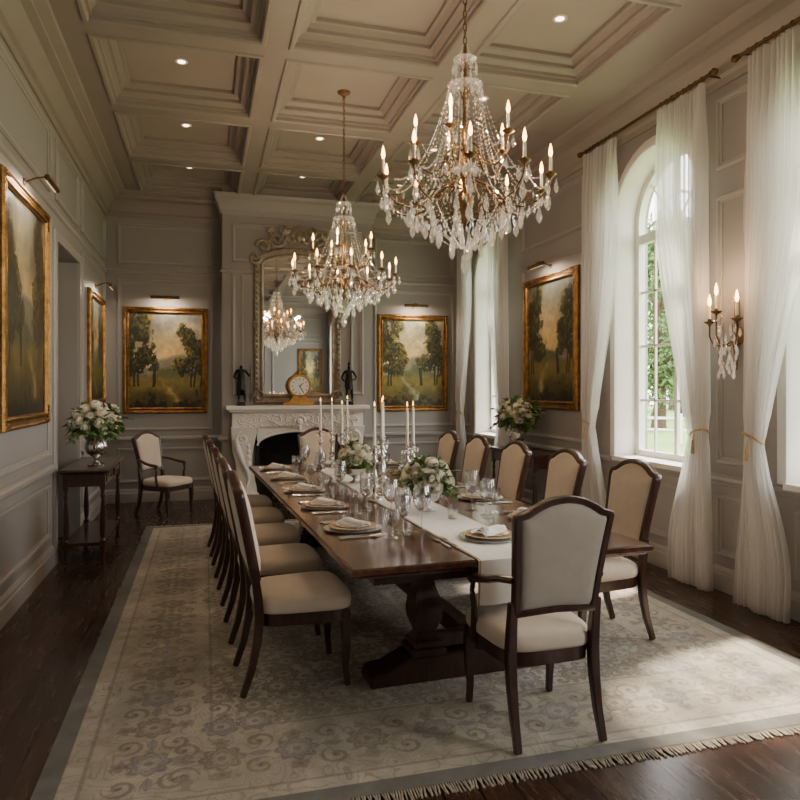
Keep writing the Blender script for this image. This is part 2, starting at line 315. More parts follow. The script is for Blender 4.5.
for x0,x1,y0,y1,i,j in cells:
    if i==1 and j in(5,): continue
    if j<2: continue
    def mkd():
        t=thing('downlight','small recessed ceiling downlight centred in a ceiling coffer','downlight',group='recessed downlights in the coffers')
        MB().lathe([(.034,0),(.05,-.004),(.056,-.002),(.058,.004)],n=20).build('trim_ring',WHITEP,t); MB().lathe([(.0,-.001),(.034,-.001),(.034,.002)],n=16).build('lens',LAMPE,t); return t
    inst('dl',mkd,((x0+x1)/2,(y0+y1)/2,ZC-.004))
# ------------------------------------------------------------------ rug
RX0,RX1,RY0,RY1=-.65,3.35,2.62,8.36
def rugcols(nx,ny):
    Wd,Ht=RX1-RX0,RY1-RY0; xs=np.linspace(-Wd/2,Wd/2,nx); ys=np.linspace(-Ht/2,Ht/2,ny); X,Y=np.meshgrid(xs,ys); f=fbm(nx,ny,10,14,5); g=fbm(nx,ny,60,80,6,3)
    e=np.minimum(Wd/2-np.abs(X),Ht/2-np.abs(Y)); P=np.zeros((ny,nx)); B=np.zeros((ny,nx)); rr=random.Random(12)
    def stamp(cx,cy,r0,kind,rot,blue):
        for sx in(-1,1):
            for sy in(-1,1):
                x0,y0=sx*cx,sy*cy; ix=slice(max(0,np.searchsorted(xs,x0-r0*1.3)),np.searchsorted(xs,x0+r0*1.3)); iy=slice(max(0,np.searchsorted(ys,y0-r0*1.3)),np.searchsorted(ys,y0+r0*1.3))
                U=(X[iy,ix]-x0)*sx; W=(Y[iy,ix]-y0)*sy; r=np.hypot(U,W)/r0; th=np.arctan2(W,U)+rot
                if kind==0:
                    pet=.74+.26*np.abs(np.cos(4*th)); q=r/pet; v=(np.abs(q-.97)<.1)*.9+(np.abs(q-.62)<.08)*.7+(r<.22)*.9+((q<.9)&(q>.66))*.5+((q<.55)&(r>.3))*.3
                elif kind==1:
                    q=np.mod(th+2*PI*1.3*r,2*PI); v=((np.abs(q-PI)<1.15)&(r<1))*.8+(r<.2)*.8
                elif kind==2:
                    pet=.6+.4*np.abs(np.cos(2.5*th)); v=((r/pet)<.95)*.65+(r<.25)*.4
                else:
                    a,b=U*math.cos(rot)+W*math.sin(rot),-U*math.sin(rot)+W*math.cos(rot); wv=.42*np.sin(np.clip((a/r0+1)/2,0,1)*PI); v=(np.abs(b/r0)<wv)*.6+((np.abs(b/r0)<.06)&(np.abs(a)<r0))*.4+(np.abs(np.abs(b/r0)-wv)<.08)*.3
                (B if blue else P)[iy,ix]=np.maximum((B if blue else P)[iy,ix],v)
    pts=[]
    for k in range(20000):
        x,y=rr.uniform(0,1.3),rr.uniform(0,2.16); r=.085 if k<600 else (.065 if k<5500 else (.042 if k<12000 else .026))
        if k==0: x,y,r=0,0,.22
        if all((x-a)**2+(y-b)**2>((r+c)*.85)**2 for a,b,c in pts) and (x>r*.9 or x==0) and (y>r*.9 or y==0):
            pts.append((x,y,r)); stamp(x,y,r,0 if r>=.085 else rr.choice((1,1,1,3)) if r==.065 else rr.choice((1,1,2,3)) if r>.04 else rr.choice((2,3)),rr.random()*6,rr.random()<.2)
    for k in range(9):
        if k<8: stamp(1.58,.16+k*.32,.095,0,0,k%2==1); stamp(1.68,.32+k*.32,.07,1,k,False); stamp(1.47,.32+k*.32,.07,1,k+2,False); stamp(1.575,.32+k*.32,.05,3,1.57,True); stamp(1.70,.16+k*.32,.045,2,k,False); stamp(1.44,.16+k*.32,.045,2,k,False)
    for k in range(5):
        stamp(k*.32,2.44,.095,0,0,k%2==1); stamp(.16+k*.32,2.54,.07,1,k,False); stamp(.16+k*.32,2.33,.07,1,k+2,False); stamp(.16+k*.32,2.435,.05,3,0,True); stamp(k*.32,2.57,.045,2,k,False); stamp(k*.32,2.31,.045,2,k,False)
    vn=fbm(nx//2+1,ny//2+1,14,20,77,2); vm=np.concatenate([vn[:, ::-1],vn],1)[:,:nx]; vm=np.concatenate([vm[::-1],vm],0)[:ny]; 
    vine=(np.abs(np.mod(vm*9,1)-.5)<.08)*.55*(P<.1)*(B<.1); P=np.maximum(P,vine)
    c=np.zeros((ny,nx,3))+np.array((.715,.68,.62)); bg=(e>.17)&(e<.68); c=mixc(c,(.66,.62,.56),bg*.5)
    wr=.35+.85*f; c=mixc(c,(.48,.43,.385),P*wr*.85); c=mixc(c,(.47,.46,.47),B*wr*.85)
    for e0,wd_ in((.17,.009),(.68,.007)): c=mixc(c,(.50,.46,.42),(np.abs(e-e0)<wd_)*.45)
    c=mixc(c,(.46,.45,.425),(e<.09)*1.); c*=(.82+.28*f)[...,None]*(.9+.2*g)[...,None]; return lin(np.clip(c,0,1))
RUGM=attr_mat('rug_wool',.95,bump=.4,bs=150)
rug=thing('area_rug','large pale floral patterned rug with fringed ends under the dining table','rug',((RX0+RX1)/2,(RY0+RY1)/2,0))
nx,ny=700,1004; Wd,Ht=RX1-RX0,RY1-RY0
color_grid('pile',nx,ny,lambda x,y:np.stack([(x-.5)*Wd,(y-.5)*Ht,np.full_like(x,.012)],-1),rugcols(nx,ny),RUGM,rug)
RUGE=mk('rug_edge',L((130,124,114)),.95); MB().box(-Wd/2,Wd/2,-Ht/2,Ht/2,0,.0115).build('backing',RUGE,rug,smooth=False)
m=MB()
for s in(-1,1):
    x=-Wd/2+.006
    while x<Wd/2:
        b=R.uniform(-.009,.009); y0=s*Ht/2; m.tube([(x,y0-s*.008,.009),(x+b*.3,y0+s*.015,.0075),(x+b,y0+s*.035,.005),(x+b*1.5,y0+s*R.uniform(.05,.065),.004)],[.002,.004,.0038,.0045],5); x+=.0115
FRI=mk('rug_fringe',L((176,166,150)),.95,var=.25,vs=40); tag(m.build('fringe',FRI,rug),kind='stuff')
# ------------------------------------------------------------------ dining table (whole set turned a little)
TA=math.radians(2.5); TC=(1.46,3.1); FZ=.0125
def P(x,y,z=0): dx,dy=x-TC[0],y-TC[1]; return (TC[0]+dx*cos(TA)-dy*sin(TA),TC[1]+dx*sin(TA)+dy*cos(TA),z)
TL,TW=4.4,.82; TZ=FZ+.76
t=thing('dining_table','long dark mahogany trestle dining table set for a formal dinner','table',P(1.46,3.1+TL/2,FZ),TA)
m=MB().sweep(rect(-TW,TW,-TL/2,TL/2),[(.06,.705),(.03,.705),(.025,.715),(.012,.72),(.0,.73),(0,.752),(.008,.76),(.03,.76)],HM)
n0=len(m.v); m.box(-TW+.03,TW-.03,-TL/2+.03,TL/2-.03,.706,.7599); m.build('tabletop',WOODT,t,ang=30)
m=MB().box(-.62,.62,-TL/2+.2,-TL/2+.24,.62,.71).box(-.62,.62,TL/2-.24,TL/2-.2,.62,.71).box(-.66,-.62,-TL/2+.2,TL/2-.2,.62,.71).box(.62,.66,-TL/2+.2,TL/2-.2,.62,.71); m.build('apron',WOOD,t,bevel=.004)
for y in(-1.65,1.65):
    for x in(-.27,.27):
        m=MB().box(x-.1,x+.1,y-.1,y+.1,.14,.175).box(x-.085,x+.085,y-.085,y+.085,.175,.21); q2=1.414
        m.lathe([(.075*q2,.21),(.055*q2,.235),(.05*q2,.25),(.06*q2,.27),(.078*q2,.32),(.082*q2,.37),(.072*q2,.44),(.052*q2,.50),(.046*q2,.53),(.06*q2,.55),(.06*q2,.57),(.05*q2,.58),(.065*q2,.6)],(x,y,0),4,ph=PI/4); m.box(x-.078,x+.078,y-.078,y+.078,.6,.66)
        m.build('pedestal',WOOD,t,bevel=.006,ang=35)
    m=MB(); pr=[(-.6,0),(.6,0),(.6,.055),(.56,.075),(.5,.08),(.44,.11),(.38,.135),(.3,.14),(-.3,.14),(-.38,.135),(-.44,.11),(-.5,.08),(-.56,.075),(-.6,.055)]
    k=len(pr); m.add([(a,y-.1,b) for a,b in pr]+[(a,y+.1,b) for a,b in pr],[tuple(range(k))[::-1],tuple(range(k,2*k))]+[(i,(i+1)%k,(i+1)%k+k,i+k) for i in range(k)]); m.build('foot',WOOD,t,bevel=.008)
    MB().box(-.55,.55,y-.06,y+.06,.655,.708).build('cross_bearer',WOOD,t,bevel=.005)
MB().box(-.05,.05,-1.6,1.6,.15,.25).box(-.3,.3,-1.69,-1.61,.155,.23).box(-.3,.3,1.61,1.69,.155,.23).build('stretcher',WOOD,t,bevel=.006)
t=thing('table_runner','cream linen table runner with thin gold edging hanging over the near table end','runner',P(1.46,3.1+TL/2,TZ),TA)
def prof(s):
    h=TL/2; 
    if s<.22: return -h-.012-.008*sin(s*9),-(.22-s)*1.0
    if s<.26: return -h-.012+(s-.22)*.3,(s-.22)*.1
    if s<.26+TL: return -h+(s-.26),.004
    return h+.014,-(s-.26-TL)
def rf(x0,x1,dz):
    def f(u,v):
        s=v*(TL+.48); y,z=prof(s); x=x0+(x1-x0)*u; 
        if z<0: y+=(-.006*sin(x*40)*min(1,-z*6) if y<0 else .006*sin(x*40)); x*=1+.05*(-z)
        return (x,y-(dz if y<-TL/2 else 0)+(dz if y>TL/2 else 0),max(z,-.22)+dz*(z>0))
    return f
MB().grid(rf(-.2,.2,0),24,200).build('cloth',LINEN,t); 
for a,b in((-.197,-.188),(.188,.197)): MB().grid(rf(a,b,.0015),2,200).build('edging',GILTL,t)
# ------------------------------------------------------------------ chairs
def yb(z): return -.225-(z-.5)*.16-.06*(z-.5)**2
half=[(.0,.585),(.1,.58),(.19,.575),(.205,.6),(.212,.72),(.226,.88),(.238,1.0),(.24,1.025),(.232,1.042),(.21,1.05),(.185,1.056),(.16,1.072),(.125,1.092),(.085,1.108),(.04,1.117),(0,1.12)]
OUT=half[:]+[(-x,z) for x,z in half[1:-1]][::-1]
def plan(k=1,n=44,hf=.27,hr=.225,y0=-.235,y1=.27):
    o=[]
    for i in range(n):
        a=2*PI*i/n; c,s=cos(a),sin(a); e=.42; ux=math.copysign(abs(c)**e,c); uy=math.copysign(abs(s)**e,s); 
        y=(y0+y1)/2+(y1-y0)/2*uy*k; hw=hr+(hf-hr)*(y-y0)/(y1-y0); o.append((ux*hw*k,y))
    return o
def rings(m,rs,close=True):
    n=len(rs[0]); vs=[p for r in rs for p in r]; fs=[(j*n+i,j*n+(i+1)%n,(j+1)*n+(i+1)%n,(j+1)*n+i) for j in range(len(rs)-1) for i in range(n)]
    fs+=[tuple(range(n))[::-1],tuple((len(rs)-1)*n+i for i in range(n))]; return m.add(vs,fs)
def make_chair(fab,arms,label,backfab=None,tall=1.):
    t=thing('dining_chair',label,'chair')
    m=MB(); rings(m,[[(x,y,z) for x,y in plan(k)] for k,z in((.97,.405),(1,.42),(1.01,.44),(1,.46),(.97,.476),(.9,.488),(.75,.497),(.5,.502),(.2,.504))]); m.build('seat',fab,t,ang=80)
    m=MB(); rings(m,[[(x,y,z) for x,y in plan(.975)] for z in(.345,.35,.405,.408)]); m.build('seat_rail',WOOD,t,ang=50)
    for s in(-1,1):
        MB().tube([(s*.222,.215,.4),(s*.228,.222,.3),(s*.228,.222,.2),(s*.222,.222,.1),(s*.224,.232,0.001)],[.036,.034,.028,.022,.021],4,PI/4).build('leg',WOOD,t,bevel=.004)
        MB().tube([(s*.207,yb(.64),.64),(s*.206,-.23,.5),(s*.206,-.222,.4),(s*.206,-.232,.28),(s*.206,-.26,.14),(s*.208,-.305,0.004)],[.026,.03,.032,.03,.026,.022],4,PI/4).build('leg',WOOD,t,bevel=.004)
    bmap=lambda a,b,h:(a,yb(b)+h,b)
    MB().sweep(OUT,[(0,-.02),(.004,-.026),(.026,-.026),(.032,-.018),(.032,.02),(.026,.026),(.004,.026),(0,.02)],bmap,True,True).build('back_frame',WOOD,t,ang=50)
    m=MB(); rs=[]
    for k,h in((.2,-.036),(.5,-.035),(.75,-.032),(.9,-.026),(.975,-.016),(1,-.005),(1,.01),(.975,.022),(.9,.036),(.75,.046),(.5,.052),(.2,.055)):
        rs.append([(x*.885*k,yb(.85+(z-.85)*.905*k)+h,.85+(z-.85)*.905*k) for x,z in OUT])
    rings(m,rs); m.build('back_cushion',backfab or fab,t,ang=80)
    if arms:
        for s in(-1,1):
            m=MB().tube([(s*.215,yb(.75)+.0,.745),(s*.245,-.18,.735),(s*.268,-.1,.712),(s*.275,0,.69),(s*.272,.06,.685),(s*.268,.095,.675),(s*.266,.1,.655),(s*.266,.085,.645)],[.016,.018,.019,.021,.021,.018,.014,.008],8)
            m.tube([(s*.268,.06,.675),(s*.266,.085,.61),(s*.262,.07,.54),(s*.258,.075,.47),(s*.255,.09,.4),(s*.25,.09,.36)],[.014,.013,.015,.018,.02,.02],8); m.build('armrest',WOOD,t)
    return t
ordn=['nearest the camera','second from the camera','third from the camera','fourth from the camera','farthest from the camera']
LY=[3.88,4.66,5.44,6.22,6.98]; RY=[3.9,4.72,5.55,6.35,7.1]
for i in range(5):
    c=inst('ch',lambda:make_chair(CREAM,False,''),P(.52,LY[i],FZ),-PI/2+TA,'cream upholstered dining chair on the left side of the table, '+ordn[i],1.02); c['group']='dining chairs along the left side'
for i in range(5):
    c=inst('ch',None,P(2.44,RY[i],FZ),PI/2+TA,'cream upholstered dining chair on the right side of the table, '+ordn[i]); c['group']='dining chairs along the right side'
c=inst('ch',None,P(1.5,7.78,FZ),PI+TA,'cream dining chair at the far head of the table before the fireplace'); del c['group']
c=make_chair(CREAM,True,'dark framed upholstered armchair at the near head of the table, back towards camera',GREIGE); c.location=(1.51,3.03,FZ)
c=copy_tree(c); c.location=(-.48,9.25,0); c.rotation_euler=(0,0,math.radians(-128)); c.scale=(.98,.98,.93); c['label']='pale upholstered armchair standing alone in the back left corner of the room'; c.name='armchair'
for ch in c.children:
    if ch.name.startswith('back_cushion'): ch.data=ch.data.copy(); ch.data.materials[0]=CREAM
# ------------------------------------------------------------------ table ware
def mk_plate():
    t=thing('dinner_plate','','plate',group='dinner plates on the dining table')
    MB().lathe([(.06,.0),(.09,.003),(.128,.012),(.138,.016),(.138,.018),(.124,.015),(.09,.007),(.0,.006)],n=36).build('dish',PORC,t,ang=60)
    MB().lathe([(.1345,.0165),(.1385,.0178),(.1388,.019),(.1345,.0175)],n=36).build('rim_band',GILTL,t,ang=60); return t
def mk_side():
    o=MB().lathe([(.045,.0),(.07,.003),(.098,.012),(.106,.017),(.104,.018),(.09,.012),(.06,.006),(.0,.005)],n=32).build('salad_plate',PORC,ang=60); return tag(o,'','plate','salad plates stacked on the dinner plates')
def mk_charger():
    t=thing('charger_plate','','plate',group='charger plates')
    MB().lathe([(.1,.0),(.13,.002),(.16,.008),(.168,.012),(.168,.013),(.155,.012),(.12,.006),(.0,.005)],n=40).build('dish',PORC,t,ang=60); MB().lathe([(.16,.0105),(.17,.012),(.171,.0145),(.16,.0135)],n=40).build('rim_band',SILVER,t,ang=60); return t
def mk_napkin():
    m=MB()
    for k in range(4):
        def f(u,v,k=k):
            x=(u-.5)*(.2-.012*k); y=(v-.5)*(.1-.012*k); return (x+.01*k,y,.004+.0075*k+.003*sin(u*7+k)+.003*sin(v*9+k*2)-.004*abs(2*v-1)**3+.018*sin(PI*v)*(.5+.5*sin(u*5+1)))
        m.grid(f,16,8)
    o=m.build('napkin',LINEN,ang=80); so=o.modifiers.new('s','SOLIDIFY'); so.thickness=.0035; return tag(o,'','napkin','folded linen napkins')
def cut(name,kind):
    def f():
        m=MB(); pts=[(0,-.1,.003),(0,-.06,.004),(0,0,.004),(0,.035,.006)]
        m.tube(pts,[.0065,.005,.003,.0028],8)
        if kind=='fork':
            m.box(-.012,.012,.03,.06,.004,.006)
            for k in range(4): x=-.0105+k*.007; m.tube([(x,.056,.005),(x,.08,.003),(x,.105,.006)],[.0024,.002,.001],5)
        elif kind=='knife': m.add([(-.003,.03,.004),(.009,.035,.004),(.01,.1,.004),(.002,.13,.004),(-.003,.12,.004),(-.003,.03,.007),(.009,.035,.005),(.01,.1,.005),(.002,.13,.005),(-.003,.12,.007)],[(4,3,2,1,0),(5,6,7,8,9),(0,1,6,5),(1,2,7,6),(2,3,8,7),(3,4,9,8),(4,0,5,9)])
        else: m.ball((0,.062,.006),.017,.03,.004)
        return tag(m.build(name,SILVER),'',kind,name.replace('table_','')+'s laid on the dining table')
    return f
def mk_wine():
    t=thing('wine_glass','','glass',group='wine glasses on the dining table')
    MB().lathe([(.036,0),(.036,.002),(.012,.006),(.0045,.012),(.0038,.05),(.0038,.085),(.008,.095)],n=20).build('stem',GLASS,t,ang=80)
    MB().lathe([(.004,.094),(.02,.1),(.036,.118),(.043,.145),(.042,.175),(.036,.215),(.0345,.215),(.0405,.175),(.0415,.145),(.034,.12),(.018,.103),(0,.098)],n=24).build('bowl',GLASS,t,ang=80); return t
def mk_goblet():
    t=thing('water_goblet','','glass',group='water goblets on the dining table')
    MB().lathe([(.034,0),(.034,.003),(.01,.009),(.006,.02),(.01,.035),(.006,.05),(.012,.062)],n=20).build('stem',GLASS,t,ang=80)
    MB().lathe([(.01,.06),(.03,.075),(.04,.1),(.042,.13),(.041,.155),(.039,.155),(.0395,.13),(.037,.102),(.026,.08),(0,.07)],n=24).build('bowl',GLASS,t,ang=80); return t
def setting(x,y,rz,where,gl,ct=True):
    def Q(a,b,z=0): c,s=cos(rz),sin(rz); return P(x+a*c-b*s,y+a*s+b*c,TZ+z)
    r=rz+TA; g=1.25; zr=0 if ct else .005
    inst('chg',mk_charger,Q(0,0,.0005+zr),r,'silver rimmed charger plate '+where); inst('pl',mk_plate,Q(0,0,.009+zr),r,'gold rimmed white dinner plate '+where); inst('sp',mk_side,Q(0,0,.0165+zr),r,'small white salad plate '+where)
    inst('nap',mk_napkin,Q(0,0,.026+zr),r+.5,'folded cream napkin on plates '+where)
    inst('fk',cut('fork','fork'),Q(-.205 if ct else -.25,-.01,0),r,'inner silver fork '+where,g); inst('fk',None,Q(-.242 if ct else -.29,-.02,0),r,'outer silver fork '+where,g)
    inst('kn',cut('table_knife','knife'),Q(.2,-.01,zr),r,'silver knife '+where,g); inst('spn',cut('spoon','spoon'),Q(.235,-.01,0),r,'silver spoon '+where,g)
    if gl: inst('wg',mk_wine,Q(.11,.27,.0),r,'tall wine glass, inner one, '+where,1.15); inst('wg',None,Q(.21,.24,.0),r,'tall wine glass, outer one, '+where,1.02); inst('gb',mk_goblet,Q(.28,.15,0),r,'short water goblet '+where,1.05)
on=['nearest','second','third','fourth','farthest']
for i in range(5):
    setting(.87,LY[i]+.1,-PI/2,'at the %s left place setting'%on[i],True); setting(2.05,RY[i]+.05,PI/2,'at the %s right place setting'%on[i],True)
setting(1.52,3.5,0,'at the near head of the table',False,False); setting(1.46,7.2,PI,'at the far head of the table',False,False)
inst('wg',None,(1.2,3.78,TZ),0,'tall wine glass standing alone left of the near head setting',1.25)
inst('wg',None,(1.12,4.16,TZ),0,'wine glass standing behind the lone near left wine glass',1.2)
inst('wg',None,(1.74,4.36,TZ),0,'tall wine glass right of the near rose centrepiece',1.25)
def mk_votive():
    t=thing('votive_holder','','candle holder',group='small votive holders on the runner')
    MB().lathe([(.03,0),(.032,.004),(.034,.06),(.032,.06),(.03,.01),(0,.008)],n=20).build('cup',GLASS,t); MB().lathe([(.027,.01),(.027,.03),(0,.032)],n=16).build('wax',CANDLE,t); return t
for k,(x,y) in enumerate([(1.5,4.08),(1.33,4.72),(1.42,5.45),(1.2,6.3)]): inst('vt',mk_votive,(x,y,TZ+.006),0,'small glass votive on the runner, %s from near end'%['first','second','third','fourth'][k])
def mk_stick():
    t=thing('candlestick','','candlestick',group='ornate silver candlesticks on the runner')
    MB().lathe([(.062,0),(.062,.008),(.05,.018),(.03,.026),(.014,.04),(.012,.06),(.026,.075),(.031,.092),(.026,.108),(.012,.118),(.022,.13),(.028,.15),(.018,.19),(.0105,.23),(.014,.262),(.028,.278),(.028,.288),(.014,.3),(.01,.33),(.018,.355),(.040,.365),(.042,.372),(.016,.375),(.018,.385),(.018,.4),(.0,.4)],n=24).build('stem',SILVER,t,ang=50)
    m=MB()
    for k in range(8): a=k*PI/4; m.octa((.04*cos(a),.04*sin(a),.35),.006,.018)
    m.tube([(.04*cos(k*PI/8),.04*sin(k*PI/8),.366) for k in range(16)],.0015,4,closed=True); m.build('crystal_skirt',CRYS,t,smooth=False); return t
def mk_taper():
    t=thing('taper_candle','','candle',group='white taper candles')
    MB().lathe([(.0125,0),(.012,.1),(.009,.27),(.004,.278),(0,.28)],n=14).build('wax',CANDLE,t); MB().tube([(0,0,.277),(0,0,.29)],.0012,5).build('wick',BLACKB,t)
    MB().lathe([(0,.285),(.005,.292),(.0055,.3),(.003,.314),(0,.326)],n=10).build('flame',FLAMED,t); return t
cs=[(1.2,4.93,1.0),(1.31,5.14,1.06),(1.43,4.86,1.0),(1.53,5.04,1.0),(1.12,6.9,1.),(1.26,7.04,1.),(1.39,6.88,1.06),(1.30,6.7,.94),(1.37,5.34,1.1)]
cn=['first','second','third','fourth']
for k,(x,y,s) in enumerate(cs):
    w='%s from left in the %s candle group'%(cn[k] if k<4 else cn[k-4],'near' if k<4 else 'far') if k<7 else ('foremost in the far candle group' if k==7 else 'rearmost in the near candle group')
    inst('cs',mk_stick,(x,y,TZ+.005),0,'tall silver candlestick, '+w,s); inst('tp',mk_taper,(x,y,TZ+.006+.4*s),0,'white taper candle, '+w)
# ------------------------------------------------------------------ flowers
def mk_rose():
    m=MB(); rr=random.Random(3)
    for Ly,(rad,pm,n) in enumerate(((.009,168,2),(.0145,152,3),(.0205,134,3),(.027,116,4),(.034,100,5),(.040,84,5),(.045,68,5))):
        a0=rr.random()*6; pm=math.radians(pm)
        for k in range(n):
            ac=a0+2*PI*k/n; sp=2*PI/n*1.3; dr=.0016*(k%2)
            def f(u,v,ac=ac,sp=sp,rad=rad+dr,pm=pm,Ly=Ly):
                q=2*u-1; ph=.35+(pm-.35)*(v-.16*q*q*v); a=ac+q*sp/2*(.55+.45*v); r=rad*sin(ph)+(.004*(v**6))*(Ly>1); return (r*cos(a),r*sin(a),-rad*cos(ph)*.9-(.003*v**8)*(Ly>2))
            m.grid(f,6,6)
    return m.build('rose',ROSE,ang=80)
RO=mk_rose(); rose_me=RO.data; bpy.data.objects.remove(RO)
def leafadd(m,base,dirv,ln,wd,droop):
    d=V(dirv).normalized(); s=d.cross(V((0,0,1))); s=s.normalized() if s.length>.01 else V((1,0,0)); s=(s+V((R.uniform(-.5,.5),)*3)).normalized(); b=V(base)
    def f(u,v): q=(2*u-1); wv=wd*sin(PI*min(1,.08+v*.92))**.8; return b+d*ln*v+s*q*wv+V((0,0,-droop*v*v*ln+abs(q)*wd*.3))
    m.grid(f,2,5)
def bouquet(label,loc,rad,n,rs,sq=.85,seed=1):
    global R; R=random.Random(seed)
    t=thing('flower_bouquet',label,'flowers',loc,group='white rose bouquets'); k=0; ga=2.39996; c=V((0,0,rad*.62))
    for i in range(n):
        zz=1-(i+.5)/n*1.3; a=i*ga; r=math.sqrt(max(0,1-zz*zz)); d=V((r*cos(a),r*sin(a),zz)); p=c+V((d.x*rad,d.y*rad,d.z*rad*sq))*R.uniform(.82,1.04)
        o=bpy.data.objects.new('rose',rose_me); COL.objects.link(o); o.parent=t; o.location=p; o.rotation_euler=(d+V((R.uniform(-.3,.3),R.uniform(-.3,.3),R.uniform(-.1,.4)))).to_track_quat('Z','Y').to_euler(); s=rs*R.uniform(.72,1.2); o.scale=(s,s,s)
    m=MB()
    for i in range(int(n*9)):
        zz=R.uniform(-.65,1); a=R.random()*2*PI; r=math.sqrt(max(0,1-zz*zz)); d=V((r*cos(a),r*sin(a),zz)); leafadd(m,c+V((d.x,d.y,d.z*sq))*rad*R.uniform(.55,.88),d+V((R.uniform(-.6,.6),R.uniform(-.6,.6),R.uniform(-.4,.4))),rad*R.uniform(.3,.44),rad*R.uniform(.09,.13),R.uniform(0,.6))
    for i in range(12):
        a=R.random()*2*PI; d=V((cos(a),sin(a),R.uniform(-.3,.6))); pts=[c+V((d.x,d.y,d.z))*rad*k+V((0,0,-.25*rad*k*k)) for k in(.5,.8,1.02,1.22)]; m.tube(pts,.0018,4)
        for p in pts[1:]:
            for s in(-1,1): leafadd(m,p,d+V((-d.y*s,d.x*s,.1)),rad*.28,rad*.085,.4)
    for i in range(8):
        a=R.random()*2*PI; m.tube([(0.008*cos(a),.008*sin(a),-.015),tuple(c+V((cos(a),sin(a),.2))*rad*.5)],.0025,5)
    m.build('foliage',LEAF,t,ang=80); return t
def mk_bowl():
    return tag(MB().lathe([(.06,0),(.062,.006),(.04,.014),(.018,.026),(.016,.04),(.03,.052),(.07,.072),(.092,.1),(.097,.125),(.104,.13),(.1,.133),(.088,.12),(.06,.08),(0,.065)],n=32).build('flower_bowl',SILVER,ang=60),'','vase','footed silver bowls on the runner')
inst('fb',mk_bowl,(1.435,4.4,TZ+.005),0,'silver footed bowl holding the nearer rose bouquet'); bouquet('white rose and greenery centrepiece nearer the camera on the dining table',(1.435,4.4,TZ+.12),.165,24,1.1,.9,1)
inst('fb',None,(1.25,5.85,TZ+.005),0,'silver footed bowl holding the farther rose bouquet'); bouquet('white rose centrepiece farther along the dining table behind the candlesticks',(1.25,5.85,TZ+.12),.16,22,1.1,.9,2)
def mk_urn():
    t=thing('urn_vase','','vase',group='silver urns on the side consoles')
    MB().lathe([(.075,0),(.078,.012),(.05,.03),(.02,.05),(.02,.07),(.035,.085),(.085,.12),(.105,.17),(.1,.21),(.085,.24),(.1,.262),(.108,.268),(.1,.268),(.08,.245),(.09,.2),(0,.12)],n=32).build('body',SILVER,t,ang=50)
    for s in(-1,1): MB().tube([(s*.1,0,.235),(s*.14,0,.25),(s*.155,0,.21),(s*.135,0,.17),(s*.1,0,.15)],.007,8).build('handle',SILVER,t)
    return t
# ------------------------------------------------------------------ consoles
def mk_console():
    t=thing('console_table','','console table'); W,D,H=.63,.21,.86
    m=MB().sweep(rect(-W,W,-D,D),[(.05,.82),(.02,.82),(.012,.83),(0,.838),(0,.852),(.008,.86),(.05,.86)],HM); m.box(-W+.04,W-.04,-D+.04,D-.04,.8202,.8598); m.build('tabletop',WOOD,t,ang=30)
    MB().box(-W+.05,W-.05,-D+.04,-D+.065,.7,.82).box(-W+.05,W-.05,D-.065,D-.04,.7,.82).box(-W+.05,-W+.075,-D+.04,D-.04,.7,.82).box(W-.075,W-.05,-D+.04,D-.04,.7,.82).build('apron',WOOD,t,bevel=.003)
    for s in(-1,1):
        d=MB().box(s*.26-.2,s*.26+.2,-D+.028,-D+.042,.722,.8).build('drawer',WOOD,t,bevel=.004); MB().lathe([(.0,-.022),(.012,-.018),(.012,-.012),(.005,-.006),(.006,0)],(s*.26,-D+.028,.76),12,'y').build('knob',GOLD,d)
    for sx in(-1,1):
        for sy in(-1,1):
            x,y=sx*(W-.07),sy*(D-.055); m=MB().box(x-.024,x+.024,y-.024,y+.024,.68,.81); m.lathe([(.02,.0),(.024,.02),(.016,.05),(.02,.1),(.024,.14)],(x,y,0),14); m.box(x-.024,x+.024,y-.024,y+.024,.14,.2)
            m.lathe([(.022,.2),(.014,.22),(.022,.24),(.027,.32),(.022,.45),(.014,.58),(.022,.61),(.014,.63),(.022,.68)],(x,y,0),14); m.build('leg',WOOD,t,ang=40)
    MB().box(-W+.06,W-.06,-D+.04,D-.04,.155,.185).build('lower_shelf',WOOD,t,bevel=.004); return t
inst('con',mk_console,(XL+.27,7.4,0),PI/2,'dark turned leg console table by the left wall under white roses')
inst('con',None,(XR-.27,7.5,0),-PI/2,'dark console table by the right wall between the two windows')
inst('urn',mk_urn,(XL+.33,7.12,.86),PI/2,'silver urn on the left console table'); bouquet('large white rose arrangement in the urn on the left console',(XL+.33,7.12,1.13),.23,32,1.35,.88,3)
inst('urn',None,(XR-.37,7.5,.86),PI/2,'silver urn on the right console table'); bouquet('large white rose arrangement in the urn on the right console',(XR-.37,7.5,1.13),.24,32,1.35,.88,4)
